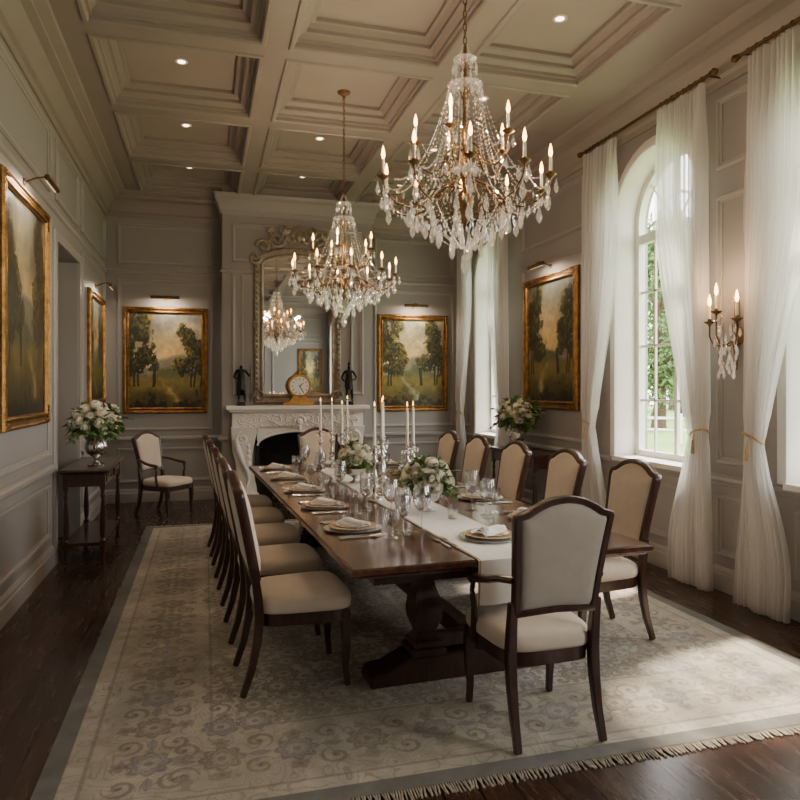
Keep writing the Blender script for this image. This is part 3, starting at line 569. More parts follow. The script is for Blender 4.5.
# ------------------------------------------------------------------ paintings + picture lamps
CANV=attr_mat('oil_canvas',.45,bump=.2,bs=60)
def painting(w,h,loc,rz,label,seed,dark,lt,rt,fw=.085,glow=.5):
    t=thing('framed_painting',label,'painting',loc,rz); fm=lambda a,b,hh:(a,-hh,b)
    m=MB().sweep(rect(-w/2,w/2,0,h),[(0,0),(0,.03),(.012,.048),(.022,.05),(.03,.038),(fw*.55,.03),(fw*.7,.042),(fw*.82,.045),(fw*.9,.03),(fw,.024),(fw,.01)],fm)
    for a,b in((-w/2,0),(w/2,0),(w/2,h),(-w/2,h)):
        sx,sz=(-1 if a>0 else 1),(1 if b==0 else -1)
        for k in range(5): m.ball((a+sx*(.03+.028*k),-.045,b+sz*.035),.016,.01,.013,8,5); m.ball((a+sx*.035,-.045,b+sz*(.03+.028*k)),.013,.01,.016,8,5)
    for k in range(int(w/.05)): m.ball((-w/2+.025+k*.05,-.046,h-.016),.012,.007,.008,6,4); m.ball((-w/2+.025+k*.05,-.046,.016),.012,.007,.008,6,4)
    for k in range(int(h/.05)): m.ball((-w/2+.016,-.046,.025+k*.05),.008,.007,.012,6,4); m.ball((w/2-.016,-.046,.025+k*.05),.008,.007,.012,6,4)
    m.build('frame',GOLD,t,ang=25)
    nx=int(240*w/h) if w<h else 240; ny=int(nx*h/w); W2,H2=w-2*fw,h-2*fw
    color_grid('canvas',nx,ny,lambda x,y:np.stack([(x-.5)*W2,np.full_like(x,-.012),fw+y*H2],-1),landscape(nx,ny,seed,dark,lt,rt,glow),CANV,t)
    return t
def picture_lamp(loc,rz,where,e=6):
    def f():
        t=thing('picture_lamp','','lamp',group='brass picture lamps above the paintings')
        MB().lathe([(.03,0),(.03,-.008),(.01,-.014)],(0,0,0),16,'y').build('wall_plate',GOLDS,t); MB().tube([(0,-.01,0),(0,-.08,.035),(0,-.15,.05),(0,-.19,.035),(0,-.2,.01)],.007,8).build('arm',GOLDS,t)
        MB().tube([(-.19,-.2,0),(-.185,-.2,0),(.185,-.2,0),(.19,-.2,0)],[.016,.022,.022,.016],12).build('shade',GOLDS,t); MB().box(-.16,.16,-.194,-.184,-.0225,-.019).build('bulb',LAMPD,t); return t
    o=inst('pl_',f,loc,rz,'brass picture lamp above '+where)
    l=bpy.data.lights.new('picture_light','AREA'); l.shape='RECTANGLE'; l.size=.3; l.size_y=.03; l.energy=e; l.color=(1,.82,.62); lo=bpy.data.objects.new('picture_light',l); COL.objects.link(lo)
    lo.location=V(loc)+MX.Rotation(rz,3,'Z')@V((0,-.2,-.03)); lo.rotation_euler=(math.radians(20),0,rz)
painting(1.14,1.5,(-.535,YB,1.24),0,'gold framed woodland landscape painting on the back wall left of fireplace',11,1.0,1,.95,glow=.55)
painting(1.14,1.5,(3.12,YB,1.24),0,'gold framed river landscape painting on the back wall right of fireplace',24,1.08,.9,.95,glow=.42)
painting(1.4,1.79,(XL,5.83,1.3),PI/2,'large gold framed dark painting nearest the camera on left wall',37,.74,.9,.95,.1,glow=.6)
painting(1.25,1.4,(XL,9.37,1.38),PI/2,'gold framed painting on the left wall near the back corner',42,.8,1,1)
painting(1.32,1.6,(XR,7.36,1.35),-PI/2,'gold framed landscape painting on right wall between the two windows',53,.88,.95,1,.1,glow=.45)
painting(.8,1.5,(3.35,YF,1.4),PI,'small gold framed painting on the front wall seen in the mirror',64,1.1,.9,.9,.08,glow=.5)
picture_lamp((-.535,YB,2.86),0,'the painting on back wall left of fireplace'); picture_lamp((3.12,YB,2.86),0,'the painting on back wall right of fireplace')
picture_lamp((XL,5.83,3.17),PI/2,'the large painting nearest on left wall',9); picture_lamp((XL,9.37,2.88),PI/2,'the left wall painting near back corner'); picture_lamp((XR,7.36,3.04),-PI/2,'the painting on the right wall')
# ------------------------------------------------------------------ fireplace mantel, mirror, clock, statues
def spiral(m,c,r0,turns,rt,pl,dirs=1,st=0,n=26,flip=1):
    pts=[];rr=[]
    for k in range(n+1):
        q=k/n; a=st+dirs*turns*2*PI*q; r=r0*(1-.85*q); pts.append(pl(c[0]+flip*r*cos(a),c[1]+r*sin(a),0)); rr.append(rt*(1-.4*q))
    m.tube(pts,rr,7)
t=thing('fireplace_mantel','carved white marble fireplace mantel with scrolled frieze on the back wall','mantel',(CX,BY,0))
H=.94
m=MB().sweep([(-H-.0,0),(-H-.0,-.2),(H+.0,-.2),(H+.0,0)],[(-.0,1.26),(-.02,1.27),(-.03,1.29),(-.06,1.305),(-.06,1.345),(-.05,1.355)],HM,False); m.box(-H-.05,H+.05,-.25,0,1.31,1.354); m.build('shelf',MARBLE,t,ang=30)
m=MB().box(-H+.02,H-.02,-.16,-.0,1.04,1.27); fn=lambda a,b,h:(a,-.165-h,b); n=24; vs=[];fs=[]
arc=[(.58*cos(PI*k/n),.80+.19*sin(PI*k/n)) for k in range(n+1)]
for yv in(-.16,-.03): vs+=[(a,yv,b) for a,b in arc]+[(a,yv,1.05) for a,b in arc]
k1=n+1
for k in range(n): fs+=[(k,k+1,k1+k+1,k1+k),(2*k1+k,3*k1+k,3*k1+k+1,2*k1+k+1),(k,2*k1+k,2*k1+k+1,k+1)]
m.add(vs,fs); m.tube([(a*1.0,-.165,b) for a,b in arc],.014,6); m.build('frieze',MARBLE,t,ang=30)
m=MB()
for s in(-1,1):
    for cx,cz,r,st,d in((.14,1.16,.07,PI,-1),(.31,1.15,.075,0,1),(.5,1.16,.07,PI,-1),(.66,1.15,.06,0,1),(.80,1.15,.055,PI,1)): spiral(m,(s*cx,cz),r,1.4,.014,fn,d*s,st if s>0 else PI-st)
    for k in range(9): m.ball((s*(.1+.085*k),-.168,1.225+.01*sin(k*2)),.026,.012,.014,8,5); m.ball((s*(.1+.085*k),-.168,1.075),.02,.012,.016,8,5)
    m.tube([(s*x,-.17,1.12+.035*sin(x*18)) for x in [.06+.04*k for k in range(20)]],.011,6)
for k in range(9): a=PI*k/8; m.ball((.075*cos(a),-.18,1.13+.075*sin(a)),.024,.02,.024,8,5)
m.ball((0,-.19,1.13),.05,.03,.05); m.ball((0,-.18,1.04),.03,.025,.05); m.build('carved_scrolls',MARBLE,t)
for s in(-1,1):
    m=MB()
    n=16; pr=[]
    for k in range(n+1):
        z=.14+.92*k/n; q=k/n; xo=.94-.03*sin(PI*q)-(.05*sin(PI*min(1,q*1.6))); xi=.58+.07*sin(PI*q)**1.5; yd=.13+.08*max(0,(q-.35)/.65)**1.5; pr.append((xi,xo,yd,z))
    vs=[]
    for xi,xo,yd,z in pr: vs+=[(s*xi,0,z),(s*xo,0,z),(s*xo,-yd,z),(s*xi,-yd,z)]
    fs=[(4*k+j,4*k+(j+1)%4,4*k+4+(j+1)%4,4*k+4+j) for k in range(n) for j in range(4)]+[(0,1,2,3),(4*n,4*n+3,4*n+2,4*n+1)]
    m.add(vs,fs); m.box(s*.76-.2,s*.76+.2,-.22,0,0,.14); m.build('jamb',MARBLE,t,bevel=.006)
    m=MB(); spiral(m,(s*.79,.9),.085,1.6,.024,lambda a,b,h:(a,-.2,b),-s,PI/2); spiral(m,(s*.78,.24),.06,1.5,.018,lambda a,b,h:(a,-.15,b),s,-PI/2)
    m.tube([(s*.87,-.2,.9),(s*.85,-.2,.78),(s*.79,-.185,.6),(s*.72,-.165,.45),(s*.70,-.15,.34),(s*.73,-.145,.22)],[.03,.038,.036,.03,.024,.018],8)
    for k in range(6): m.ball((s*.70,-.155,.4+.08*k),.032,.022,.04,8,5)
    m.build('scroll_bracket',MARBLE,t); MB().box(min(s*.6,s*.54),max(s*.6,s*.54),-.09,-.01,0,.86).build('slip',FIREB,t,smooth=False)
t=thing('wall_mirror','tall arched mirror in carved antique silver gilt frame above the fireplace','mirror',(CX,BY,1.38)); GILT=mk('aged_gilt',L((158,146,130)),.45,.6,var=.25,vs=12,bump=.4,bs=50)
hw=.62; a=[(hw*cos(PI*k/24),1.98+.24*sin(PI*k/24)) for k in range(25)]; mo=[(-hw,0),(hw,0)]+a; mm=lambda a,b,h:(a,-h,b)
MB().sweep(mo,[(0,0),(0,.04),(.02,.065),(.045,.05),(.08,.035),(.11,.055),(.13,.05),(.14,.02)],mm).build('frame',GILT,t,ang=30)
MIR=mk('mirror_glass',(.8,.79,.77),.02,1,var=.01); mi=[(x*.82,.12+(z-.12)*.96) for x,z in mo]
MB().add([(x,-.022,z) for x,z in mi],[tuple(range(len(mi)))]).build('glass',MIR,t,smooth=False)
m=MB(); mf=lambda a,b,h:(a,-.065,b)
for s in(-1,1):
    for cx,cz,r,st in((.12,2.35,.11,0),(.31,2.31,.115,PI),(.49,2.21,.1,0),(.61,2.04,.085,PI),(.2,2.47,.08,PI),(.37,2.41,.06,0)): spiral(m,(s*cx,cz),r,1.4,.028,mf,s,st if s>0 else PI-st)
    for k in range(26): m.ball((s*.575,-.06,.06+.075*k),.024,.014,.03,8,5)
    spiral(m,(s*.55,.1),.09,1.3,.022,mf,s,0 if s>0 else PI); spiral(m,(s*.6,1.1),.06,1.3,.016,mf,s,0 if s>0 else PI)
    for k in range(6): m.tube([(s*(.05+.07*k),-.05,2.28-.015*k),(s*(.09+.085*k),-.08,2.40-.03*k),(s*(.14+.085*k),-.05,2.45-.045*k)],[.02,.03,.005],6)
for k in range(7): aa=PI*(k+.5)/7; m.tube([(0,-.05,2.37),(.1*cos(aa),-.09,2.37+.1*sin(aa)),(.14*cos(aa),-.06,2.40+.14*sin(aa))],[.01,.034,.006],6)
m.ball((0,-.08,2.37),.06,.04,.07); m.build('crest_carving',GILT,t)
MZ=1.356
t=thing('mantel_clock','round gilt mantel clock with white dial at the centre of the mantel','clock',(CX-.0,BY-.14,MZ)); t.scale=(1.18,1.18,1.18)
CLG=mk('clock_gilt',L((196,146,80)),.35,.75,var=.2,vs=20)
m=MB(); b=[(-.19,0),(.19,0),(.19,.025),(.17,.035),(.12,.05),(.09,.09),(.07,.13),(-.07,.13),(-.09,.09),(-.12,.05),(-.17,.035),(-.19,.025)]; k=len(b)
m.add([(x,-.055,z) for x,z in b]+[(x,.055,z) for x,z in b],[tuple(range(k)),tuple(range(k,2*k))]+[(i,(i+1)%k,(i+1)%k+k,i+k) for i in range(k)]); m.build('base',CLG,t,bevel=.006)
MB().lathe([(.0,.045),(.12,.045),(.135,.03),(.14,0),(.14,-.04),(.13,-.055),(.115,-.055),(.11,-.03),(0,-.03)],(0,0,.23),36,'y').build('case',CLG,t,ang=35)
MB().lathe([(0,-.052),(.112,-.052),(.113,-.04),(0,-.038)],(0,0,.23),36,'y').build('dial',DIAL,t)
m=MB()
for k in range(12):
    a=k*PI/6; i0=len(m.v); m.box(-.0035,.0035,-.0555,-.053,.078,.1); m.xf(i0,MX.Translation((0,0,.23))@MX.Rotation(a,4,'Y'))
m.build('hour_marks',BLACKB,t,smooth=False)
for a,l in((.9,.055),(2.6,.08)): m=MB().box(-.004,.004,-.058,-.056,-.01,l); m.xf(0,MX.Translation((0,0,.23))@MX.Rotation(a,4,'Y')); m.build('hand',BLACKB,t,smooth=False)
m=MB(); m.ball((0,0,.385),.02,.02,.03); m.tube([(-.05,0,.36),(-.03,0,.39),(0,0,.37),(.03,0,.39),(.05,0,.36)],.008,6); m.build('finial',CLG,t)
def statue(loc,rz,label,pose):
    t=thing('bronze_statuette',label,'statue',loc,rz)
    MB().lathe([(.085,0),(.085,.012),(.075,.018),(.07,.04),(.076,.045),(.076,.05)],n=4,ph=PI/4).build('plinth',BLACKB,t,bevel=.002,smooth=False)
    v=[(0,0,.52,.072),(0,.005,.6,.06),(0,.0,.7,.082),(0,.0,.79,.064),(0,.0,.85,.03),(0,-.01,.9,.046),(0,-.012,.945,.04)]; e=[(0,1),(1,2),(2,3),(3,4),(4,5),(5,6)]
    def chain(start,ps):
        p=start
        for q in ps: v.append((q[0],q[1],q[2],q[3]*1.2)); e.append((p,len(v)-1)); p=len(v)-1
    chain(0,[(.055,0,.48,.048),(.07,-.02,.36,.04),(.08,-.01,.27,.03),(.09,.02,.15,.029),(.09,.02,.04,.017),(.105,-.05,.015,.014)])
    chain(0,[(-.055,0,.48,.048),(-.06,-.01,.36,.04),(-.06,.0,.27,.03),(-.055,.01,.15,.029),(-.055,.015,.04,.017),(-.07,-.05,.015,.014)])
    if pose: chain(3,[(.11,0,.8,.034),(.17,.01,.7,.025),(.2,-.02,.64,.022),(.13,-.07,.58,.018),(.09,-.09,.57,.015)]); chain(3,[(-.11,0,.8,.034),(-.17,.02,.7,.025),(-.2,.02,.63,.022),(-.14,-.03,.54,.018),(-.1,-.04,.54,.015)])
    else: chain(3,[(.11,0,.8,.034),(.17,-.01,.72,.025),(.2,-.04,.66,.022),(.22,-.12,.7,.017),(.22,-.15,.73,.015)]); chain(3,[(-.11,0,.8,.034),(-.16,.02,.69,.025),(-.18,.02,.63,.022),(-.11,-.06,.6,.018),(-.07,-.08,.61,.015)])
    me=bpy.data.meshes.new('fig'); sc_=.54; me.from_pydata([(a*sc_,b*sc_,c*sc_) for a,b,c,_ in v],e,[]); o=bpy.data.objects.new('fig',me); COL.objects.link(o)
    o.modifiers.new('k','SKIN'); o.modifiers.new('s','SUBSURF').levels=2
    for i,q in enumerate(v): d=me.skin_vertices[0].data[i]; d.radius=(q[3]*sc_,q[3]*sc_); d.use_root=(i==0)
    dg=bpy.context.evaluated_depsgraph_get(); dg.update(); nm=bpy.data.meshes.new_from_object(o.evaluated_get(dg)); bpy.data.objects.remove(o)
    nm.polygons.foreach_set('use_smooth',[True]*len(nm.polygons)); nm.materials.clear(); nm.materials.append(BLACKB); f=bpy.data.objects.new('figure',nm); COL.objects.link(f); f.parent=t; f.location=(0,0,.05)
    m=MB(); m.grid(lambda u,w:((.04+.02*w+.005*sin(u*30))*cos(u*PI),(.025+.035*w+.005*sin(u*30))*sin(u*PI),.48-(.22 if pose else .34)*w),24,10); so=m.build('cloak',BLACKB,t,ang=80); so.modifiers.new('s','SOLIDIFY').thickness=.004
    m=MB(); m.lathe([(.034,.345),(.038,.3),(.046,.25),(.05,.22)],(.004,0,.0),18); m.build('tunic',BLACKB,t,ang=80)
    if not pose: MB().tube([(.119,-.078,.05),(.119,-.078,.56)],.004,6).build('staff',BLACKB,t)
    else: m=MB(); m.tube([(0,-.03,.58),(0,-.01,.605),(0,.03,.595),(0,.045,.545)],[.004,.014,.014,.005],6); m.build('helmet_crest',BLACKB,t)
statue((CX-.8,BY-.13,MZ),0,'dark bronze statuette of a cloaked standing figure at mantel left end',False)
statue((CX+.72,BY-.13,MZ),0,'dark bronze statuette of a crested warrior at mantel right end',True)
# ------------------------------------------------------------------ curtains
def ss(x): x=max(0,min(1,x)); return x*x*(3-2*x)
def curtain(yo,W,sg,label,seed):
    t=thing('curtain',label,'curtain',(3.78,yo,0),group='white sheer curtains'); zt=4.0; tz=1.24; r=random.Random(seed); ph=r.random()*6
    def wd(z):
        if z>tz: return .15+(W-.15)*ss(.12+1.2*(z-tz)/(zt-tz))**.85
        return .15+.3*ss(.1+1.1*(tz-z)/tz)
    n=12
    def f(u,v):
        z=.012+(zt-.012)*v; w_=wd(z); uu=u+.014*sin(9*u+2*z+ph)+.006*sin(4*z+17*u)
        fo=sin(2*PI*n*uu+.8*sin(z*1.1+ph+5*u)); am=.018+.02*ss((zt-z)/.6); 
        if z<tz+.15: am=.03
        if abs(z-tz)<.12: am=.02+.01*abs(z-tz)/.12
        y=sg*(w_*uu+.008*cos(2*PI*n*uu)) ; 
        if z<tz: y+=sg*.02*ss((tz-z)/tz)*sin(u*7+ph)-sg*.06*ss((tz-z)/tz)
        return (am*fo*(1+.3*sin(7*u+ph))+.014*sin(15*u+ph+z*.7),y,z)
    MB().grid(f,180,80).build('fabric',CURT,t,ang=80)
    MB().tube([(.042*cos(2*PI*k/20),sg*.075+.09*sin(2*PI*k/20)*1.0,tz-.02*cos(2*PI*k/20)+.03*sin(2*PI*k/20)*sg*-1) for k in range(20)],.009,8,closed=True).build('tieback',GILTL,t)
    m=MB(); m.tube([(-.05,sg*.08,tz-.01),(-.055,sg*.08,tz-.06)],.004,6); m.lathe([(.004,0),(.012,-.01),(.009,-.025),(.014,-.05),(.016,-.11),(.0,-.11)],(-.055,sg*.08,tz-.05),10); m.build('tassel',GILTL,t)
nm=['far','middle','near','fourth','fifth']
for i,(cy,hw) in enumerate(WIN):
    if i>2: continue
    if i==0: a,b,W=8.3,10.05,.5
    if i==1: a,b,W=4.55,6.34,.58
    if i==2: a,b,W=2.4,4.14,.62
    curtain(a,W,1,'white sheer curtain panel on the near side of the %s window'%nm[i],i*2+1); curtain(b,W,-1,'white sheer curtain panel on the far side of the %s window'%nm[i],i*2+2)
    t=thing('curtain_rod','bronze curtain rod with finials above the %s window'%nm[i],'curtain rod',(3.78,cy,4.04),group='bronze curtain rods')
    y0,y1=a-cy-.05,b-cy+.05; MB().tube([(0,y0,0),(0,y1,0)],.014,10).build('rod',BRONZE,t)
    for s,y in((-1,y0),(1,y1)): m=MB(); m.lathe([(.014,0),(.022,.008),(.014,.018),(.028,.035),(.03,.05),(.018,.068),(.006,.085),(0,.09)],n=14); m.xf(0,MX.Translation((0,y,0))@MX.Rotation(-s*PI/2,4,'X')); m.build('finial',BRONZE,t)
    for y in(y0+.03,y1-.03): MB().tube([(0,y,0),(.16,y,0)],.008,6).build('bracket',BRONZE,t)
    for st,sg in((a,1),(b,-1)):
        for k in range(8): y=st-cy+sg*W*(k+.5)/8; MB().tube([(.021*cos(q*PI/6),y,.021*sin(q*PI/6)-.003) for q in range(12)],.003,5,closed=True).build('curtain_ring',BRONZE,t)
# ------------------------------------------------------------------ chandeliers
def candle_on(arm,x,y,z,k=1):
    MB().lathe([(.006,-.02),(.009,-.008),(.024,0),(.036,.009),(.037,.011),(.024,.005),(.011,.006),(.0125,.025),(.01,.027)],(x,y,z),16).build('candle_cup',GOLDS,arm)
    MB().lathe([(.0095,.015),(.0095,.1),(.006,.104)],(x,y,z),12).build('candle',CANDLE,arm)
    MB().lathe([(.004,.102),(.010,.114),(.0125,.128),(.008,.154),(0,.178)],(x,y,z),10).build('flame_bulb',FLAME,arm)
def dropmesh():
    return MB().lathe([(0,.028),(.003,.024),(.0045,.018),(.004,.012),(.008,.004),(.0135,-.016),(.0145,-.026),(.010,-.038),(0,-.05)],n=7)
def add_strand(t,p0,p1,sag,r=.0075,sp=.021):
    m=MB(); p0,p1=V(p0),V(p1); n=max(4,int((p1-p0).length*1.08/sp)); pts=[]
    for k in range(n+1): q=k/n; p=p0.lerp(p1,q)+V((0,0,-sag*4*q*(1-q))); pts.append(p); m.octa(p,r*(.8+.4*((k%3)==0)),r*1.15)
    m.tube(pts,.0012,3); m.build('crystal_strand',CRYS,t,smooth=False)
def make_chandelier():
    t=thing('chandelier','','chandelier')
    m=MB().lathe([(0,-.2),(.012,-.19),(.03,-.165),(.02,-.14),(.04,-.11),(.055,-.07),(.05,-.03),(.024,.0),(.016,.04),(.028,.07),(.04,.11),(.036,.16),(.016,.2),(.012,.26),(.025,.3),(.03,.34),(.016,.39),(.010,.45),(.016,.5),(.036,.56),(.04,.575),(.016,.6),(.010,.66),(.016,.7),(.03,.73),(.034,.745),(.012,.76),(.012,.82)],n=20); m.build('stem',GOLDS,t,ang=60)
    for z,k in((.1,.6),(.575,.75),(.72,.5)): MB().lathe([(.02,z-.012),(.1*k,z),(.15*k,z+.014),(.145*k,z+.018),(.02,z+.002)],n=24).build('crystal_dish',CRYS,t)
    drops=[]
    for tier,(n,rr,z0,zc,off) in enumerate(((10,.53,-.02,.03,0),(5,.31,.2,.26,.3))):
        for k in range(n):
            a=2*PI*k/n+off; c,s=cos(a),sin(a); g=lambda r,z:(r*c,r*s,z)
            pts=[g(.04,z0+.04),g(rr*.2,z0+.055),g(rr*.36,z0+.01),g(rr*.5,z0-.075),g(rr*.68,z0-.1),g(rr*.85,z0-.075),g(rr*.97,z0-.02),g(rr,zc-.02)]
            arm=MB().tube(pts,[.007,.0065,.006,.006,.006,.0055,.005,.005],8)
            spiral(arm,(rr*.36,z0-.055),.045,1.2,.004,lambda x,z,h:(x*c,x*s,z),1,PI/2,16)
            spiral(arm,(rr*.84,z0-.015),.035,1.1,.0035,lambda x,z,h:(x*c,x*s,z),-1,-PI/2,14)
            arm=arm.build('arm',GOLDS,t,ang=80); candle_on(arm,rr*c,rr*s,zc)
            for q in range(3): b=a+2*PI*q/3; drops.append((rr*c+.034*cos(b),rr*s+.034*sin(b),zc-.028,1.05 if tier==0 else .9))
            if tier==0: drops.append((rr*.66*c,rr*.66*s,z0-.145,1.3)); drops.append((rr*.97*c,rr*.97*s,zc-.1,1.45))
            add_strand(t,(.1*c,.1*s,.58),(rr*.86*c,rr*.86*s,zc-.0),.15+.02*tier,.0062,.021)
            if tier==0:
                a2=a+2*PI/n; add_strand(t,(rr*c,rr*s,zc-.015),(rr*cos(a2),rr*sin(a2),zc-.015),.08,.0062,.021)
                if k%2==0: add_strand(t,(rr*.6*c,rr*.6*s,z0-.09),(.05*c,.05*s,-.32),.03,.006,.021); add_strand(t,(.07*c,.07*s,.725),(.105*c,.105*s,.59),.03,.0055,.02); add_strand(t,(.015*c,.015*s,.81),(.07*c,.07*s,.73),.01,.005,.02)
    for r,z,n,s in((.36,-.12,13,1.3),(.27,-.17,11,1.4),(.18,-.23,8,1.4),(.1,-.29,5,1.5)):
        for k in range(n): a=2*PI*k/n+r*9; drops.append((r*cos(a),r*sin(a),z,s))
    drops.insert(0,(0,0,-.36,2.0)); dm=None
    for k,(x,y,z,s) in enumerate(drops[:100]):
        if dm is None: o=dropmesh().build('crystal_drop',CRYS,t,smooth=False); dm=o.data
        else: o=bpy.data.objects.new('crystal_drop',dm); COL.objects.link(o); o.parent=t
        o.location=(x,y,z-.015); o.scale=(s,)*3
    m=MB()
    for x,y,z,s in drops[100:]: i0=len(m.v); m.lathe([(0,.028),(.003,.024),(.004,.012),(.008,.004),(.0135,-.016),(.010,-.038),(0,-.05)],n=7); m.xf(i0,MX.Translation((x,y,z-.015))@MX.Scale(s,4))
    for rz_,zz_,nn_ in((.11,.545,12),(.075,.69,9)):
        for k in range(nn_): a=2*PI*k/nn_; i0=len(m.v); m.lathe([(0,.02),(.004,.01),(.011,-.012),(.008,-.03),(0,-.042)],n=6); m.xf(i0,MX.Translation((rz_*cos(a),rz_*sin(a),zz_)))
    for k in range(18):
        a=2*PI*k/18; c,s=cos(a),sin(a)
        for p0,p1,sg in(((.3*c,.3*s,-.05),(.03*c,.03*s,-.32),.03),((.1*c,.1*s,.57),(.2*c,.2*s,.12),.07),((.2*c,.2*s,.12),(.36*c,.36*s,-.09),.03)):
            p0,p1=V(p0),V(p1); n=max(2,int((p1-p0).length/.024))
            for q in range(n+1): p=p0.lerp(p1,q/n)+V((0,0,-sg*4*(q/n)*(1-q/n))); m.octa(p,.0058,.008)
    for a0,r,z in((0,.33,-.1),(.2,.24,-.16),(.1,.16,-.22),(.3,.46,-.06),(.5,.4,-.1),(.5,.21,.1)):
        for k in range(int(r*70)): a=a0+2*PI*k/int(r*70); m.octa((r*cos(a),r*sin(a),z-.03),.007,.022)
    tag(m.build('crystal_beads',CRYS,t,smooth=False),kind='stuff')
    for z,r in((-.05,.3),(.12,.2)): MB().tube([(r*cos(2*PI*k/40),r*sin(2*PI*k/40),z) for k in range(40)],.003,6,closed=True).build('ring',GOLDS,t)
    return t
def hang(t,z0,z1):
    m=MB(); n=max(2,int((z1-z0)/.036)); st=(z1-z0)/n
    for k in range(n):
        c=z0+(k+.5)*st; pts=[(.011*cos(q*PI/6),0,c+st*.68*sin(q*PI/6)) for q in range(12)]
        if k%2: pts=[(0,p[0],p[2]) for p in pts]
        m.tube(pts,.0032,5,closed=True)
    m.build('chain',GOLDS,t); MB().lathe([(0,z1-.07),(.012,z1-.065),(.02,z1-.04),(.06,z1-.02),(.068,z1),(0,z1)],n=24).build('canopy',GOLDS,t)
ch1=make_chandelier(); ch1['group']='crystal chandeliers above the table'; ch2=copy_tree(ch1)
ch1.location=(1.57,4.05,2.84); s1=1.12; ch1.scale=(1.0,1.0,s1); ch1['label']='larger crystal chandelier hanging nearer the camera above the dining table'
ch2.location=(1.3,6.6,2.66); ch2.scale=(.96,.96,1); ch2['label']='smaller crystal chandelier hanging farther away near the fireplace end'; ch2.rotation_euler=(0,0,.25)
hang(ch1,.82,(ZB-2.84)/s1); hang(ch2,.82,ZC-2.66)
for x,y,z,e in((1.57,4.05,3.17,48),(1.3,6.6,2.95,48)):
    for k in range(3):
        a=k*2.1; l=bpy.data.lights.new('chandelier_light','POINT'); l.energy=e/3; l.color=(1,.73,.48); l.shadow_soft_size=.015; lo=bpy.data.objects.new('chandelier_light',l); COL.objects.link(lo); lo.location=(x+.42*cos(a),y+.42*sin(a),z)
t=thing('wall_sconce','gilt crystal wall sconce with candle bulbs between the middle and near windows','sconce',(XR,4.38,2.0),-PI/2); t.scale=(1.2,1.2,1.3)
MB().lathe([(0,-.03),(.03,-.028),(.05,-.012),(.055,0)],(0,0,0),20,'y').tube([(0,-.015,-.2),(0,-.02,-.1),(0,-.03,0),(0,-.02,.14),(0,-.015,.26)],[.005,.014,.022,.014,.004],10).build('backplate',GOLDS,t)
for s in(-1,0,1):
    x=s*.12; arm=MB().tube([(0,-.03,-.02),(x*.4,-.07,-.06),(x*.8,-.11-.03*(s==0),-.05),(x,-.12-.05*(s==0),.0),(x,-.12-.05*(s==0),.06+.05*(s==0))],.0055,8).build('arm',GOLDS,t); candle_on(arm,x,-.12-.05*(s==0),.08+.05*(s==0))
m0=None
for k in range(44):
    a=k*2.4; zz=((k*3)%11)/11; r=(.03+.1*((k*7)%5)/5)*(1-.6*zz); x,y,z=r*cos(a),-.09+.05*sin(a),.05-.3*zz
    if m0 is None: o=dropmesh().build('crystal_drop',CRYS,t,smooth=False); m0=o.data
    else: o=bpy.data.objects.new('crystal_drop',m0); COL.objects.link(o); o.parent=t
    o.location=(x,y,z); o.scale=(.7,.7,.7)
for s in(-1,1): add_strand(t,(0,-.03,.22),(s*.12,-.12,.08),.03,.006); add_strand(t,(s*.1,-.1,-.02),(0,-.04,-.24),.03,.006); add_strand(t,(0,-.04,.26),(s*.07,-.1,.02),.02,.005)
l=bpy.data.lights.new('sconce_light','POINT'); l.energy=7; l.color=(1,.68,.4); l.shadow_soft_size=.04; lo=bpy.data.objects.new('sconce_light',l); COL.objects.link(lo); lo.location=(XR-.26,4.38,2.42)
# ------------------------------------------------------------------ garden
GR=mk('lawn_grass',L((104,136,60)),.9,var=.25,vs=2,bump=.3,bs=20)
o=MB().box(XR+.4,60,-30,70,-.5,-.35).build('lawn',GR,smooth=False); tag(o,'sunlit green lawn outside the windows','lawn',kind='stuff')
TRL=mk('tree_leaves',L((84,108,58)),.7,var=.4,vs=1.2); BARK=mk('bark',L((80,64,50)),.9,var=.3)
def mk_tree():
    t=thing('garden_tree','','tree',group='trees in the garden'); rr=random.Random(5)
    m=MB().tube([(0,0,.02),(0,0,.2),(.1,0,1.5),(0,.1,3),(.1,0,5)],[.33,.3,.22,.18,.08],10)
    cl=[]
    for k in range(26):
        a=rr.random()*6.28; z=rr.uniform(1.6,8); r=rr.uniform(.3,2.4)*(1-abs(z-4.5)/6.5); cl.append((r*cos(a),r*sin(a),z)); 
        if k%3==0: m.tube([(0,0,min(4.5,z*.6)),(r*.5*cos(a),r*.5*sin(a),z*.8),(r*cos(a),r*sin(a),z)],[.09,.05,.02],6)
    m.build('trunk',BARK,t); m=MB()
    for c in cl:
        for q in range(260):
            d=V((rr.gauss(0,1),rr.gauss(0,1),rr.gauss(0,1))).normalized()*rr.uniform(.5,1.25); p=V(c)+d; s=rr.uniform(.08,.15); u=V((rr.gauss(0,1),rr.gauss(0,1),rr.gauss(0,1))).normalized()*s; w_=u.cross(V((rr.gauss(0,1),rr.gauss(0,1),1))).normalized()*s*.6
            m.add([p-u,p+w_,p+u,p-w_],[(0,1,2,3)])
    m.build('foliage',TRL,t,smooth=False); return t
tl=[(21,28.5,1.15),(30,38,1.5),(13,30,.95),(30,28,1.3),(40,52,1.9),(19,43,1.5)]
for k,(x,y,s) in enumerate(tl): inst('tree',mk_tree,(x,y,-.35),k*1.3,'leafy green garden tree seen through the tall windows',s)
fe=thing('garden_fence','low white post and rail fence across the lawn','fence',(16,20.5,-.35),math.radians(-40))
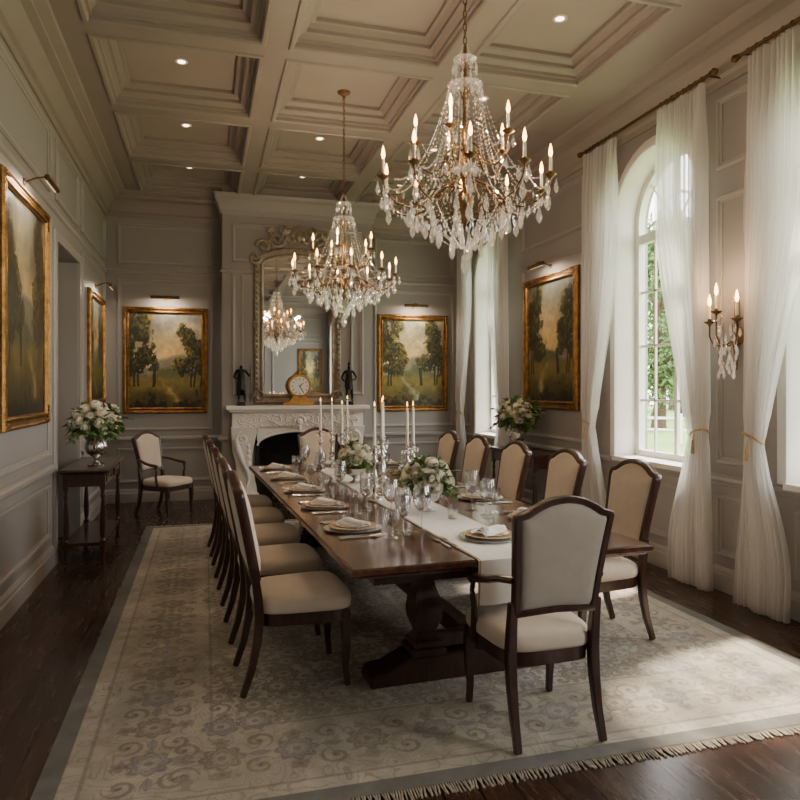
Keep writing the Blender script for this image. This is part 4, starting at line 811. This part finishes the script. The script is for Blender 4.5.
for z0,z1 in((.45,.52),(.85,.93)): MB().box(-12,12,-.03,.03,z0,z1).build('rail',WHITEP,fe,smooth=False)
for k in range(17): MB().box(-12+k*1.5-.06,-12+k*1.5+.06,-.06,.06,0,1.05).build('post',WHITEP,fe,smooth=False)
# ------------------------------------------------------------------ light
wd=bpy.data.worlds.new('World'); sc.world=wd; wd.use_nodes=True; N=wd.node_tree.nodes; K=wd.node_tree.links; bg=N['Background']
tc=N.new('ShaderNodeTexCoord'); sp=N.new('ShaderNodeSeparateXYZ'); K.new(tc.outputs['Generated'],sp.inputs[0]); cr=N.new('ShaderNodeValToRGB'); K.new(sp.outputs[2],cr.inputs[0])
cr.color_ramp.elements[0].color=(1,.95,.89,1); cr.color_ramp.elements[1].color=(.9,.93,1,1); K.new(cr.outputs[0],bg.inputs[0]); bg.inputs[1].default_value=9.5
sl=bpy.data.lights.new('sun','SUN'); sl.energy=18; sl.angle=math.radians(4); sl.color=(1,.87,.7); so=bpy.data.objects.new('sun',sl); COL.objects.link(so)
so.rotation_euler=V((-.66,-.16,-1.1)).to_track_quat('-Z','Y').to_euler()
for i,(cy,hw) in enumerate(WIN):
    l=bpy.data.lights.new('window_portal','AREA'); l.shape='RECTANGLE'; l.size=2.95; l.size_y=hw*2; l.cycles.is_portal=True; lo=bpy.data.objects.new('window_portal',l); COL.objects.link(lo); lo.location=(XR+.4,cy,2.37); lo.rotation_euler=(0,PI/2,0)
    if i>=3:
        l=bpy.data.lights.new('window_light','AREA'); l.shape='RECTANGLE'; l.size=2.7; l.size_y=hw*1.9; l.energy=55; l.color=(1,.97,.94); lo=bpy.data.objects.new('window_light',l); COL.objects.link(lo); lo.location=(XR+.3,cy,2.3); lo.rotation_euler=(0,PI/2,0)  # added fill lamps brightening the room from the two unseen windows
cam=bpy.data.cameras.new('camera'); cam.lens=31.0; cam.sensor_width=36; cam.shift_y=-.015; co=bpy.data.objects.new('camera',cam); COL.objects.link(co)
co.location=(0,0,1.6); co.rotation_euler=(PI/2,0,math.radians(-15.8)); sc.camera=co
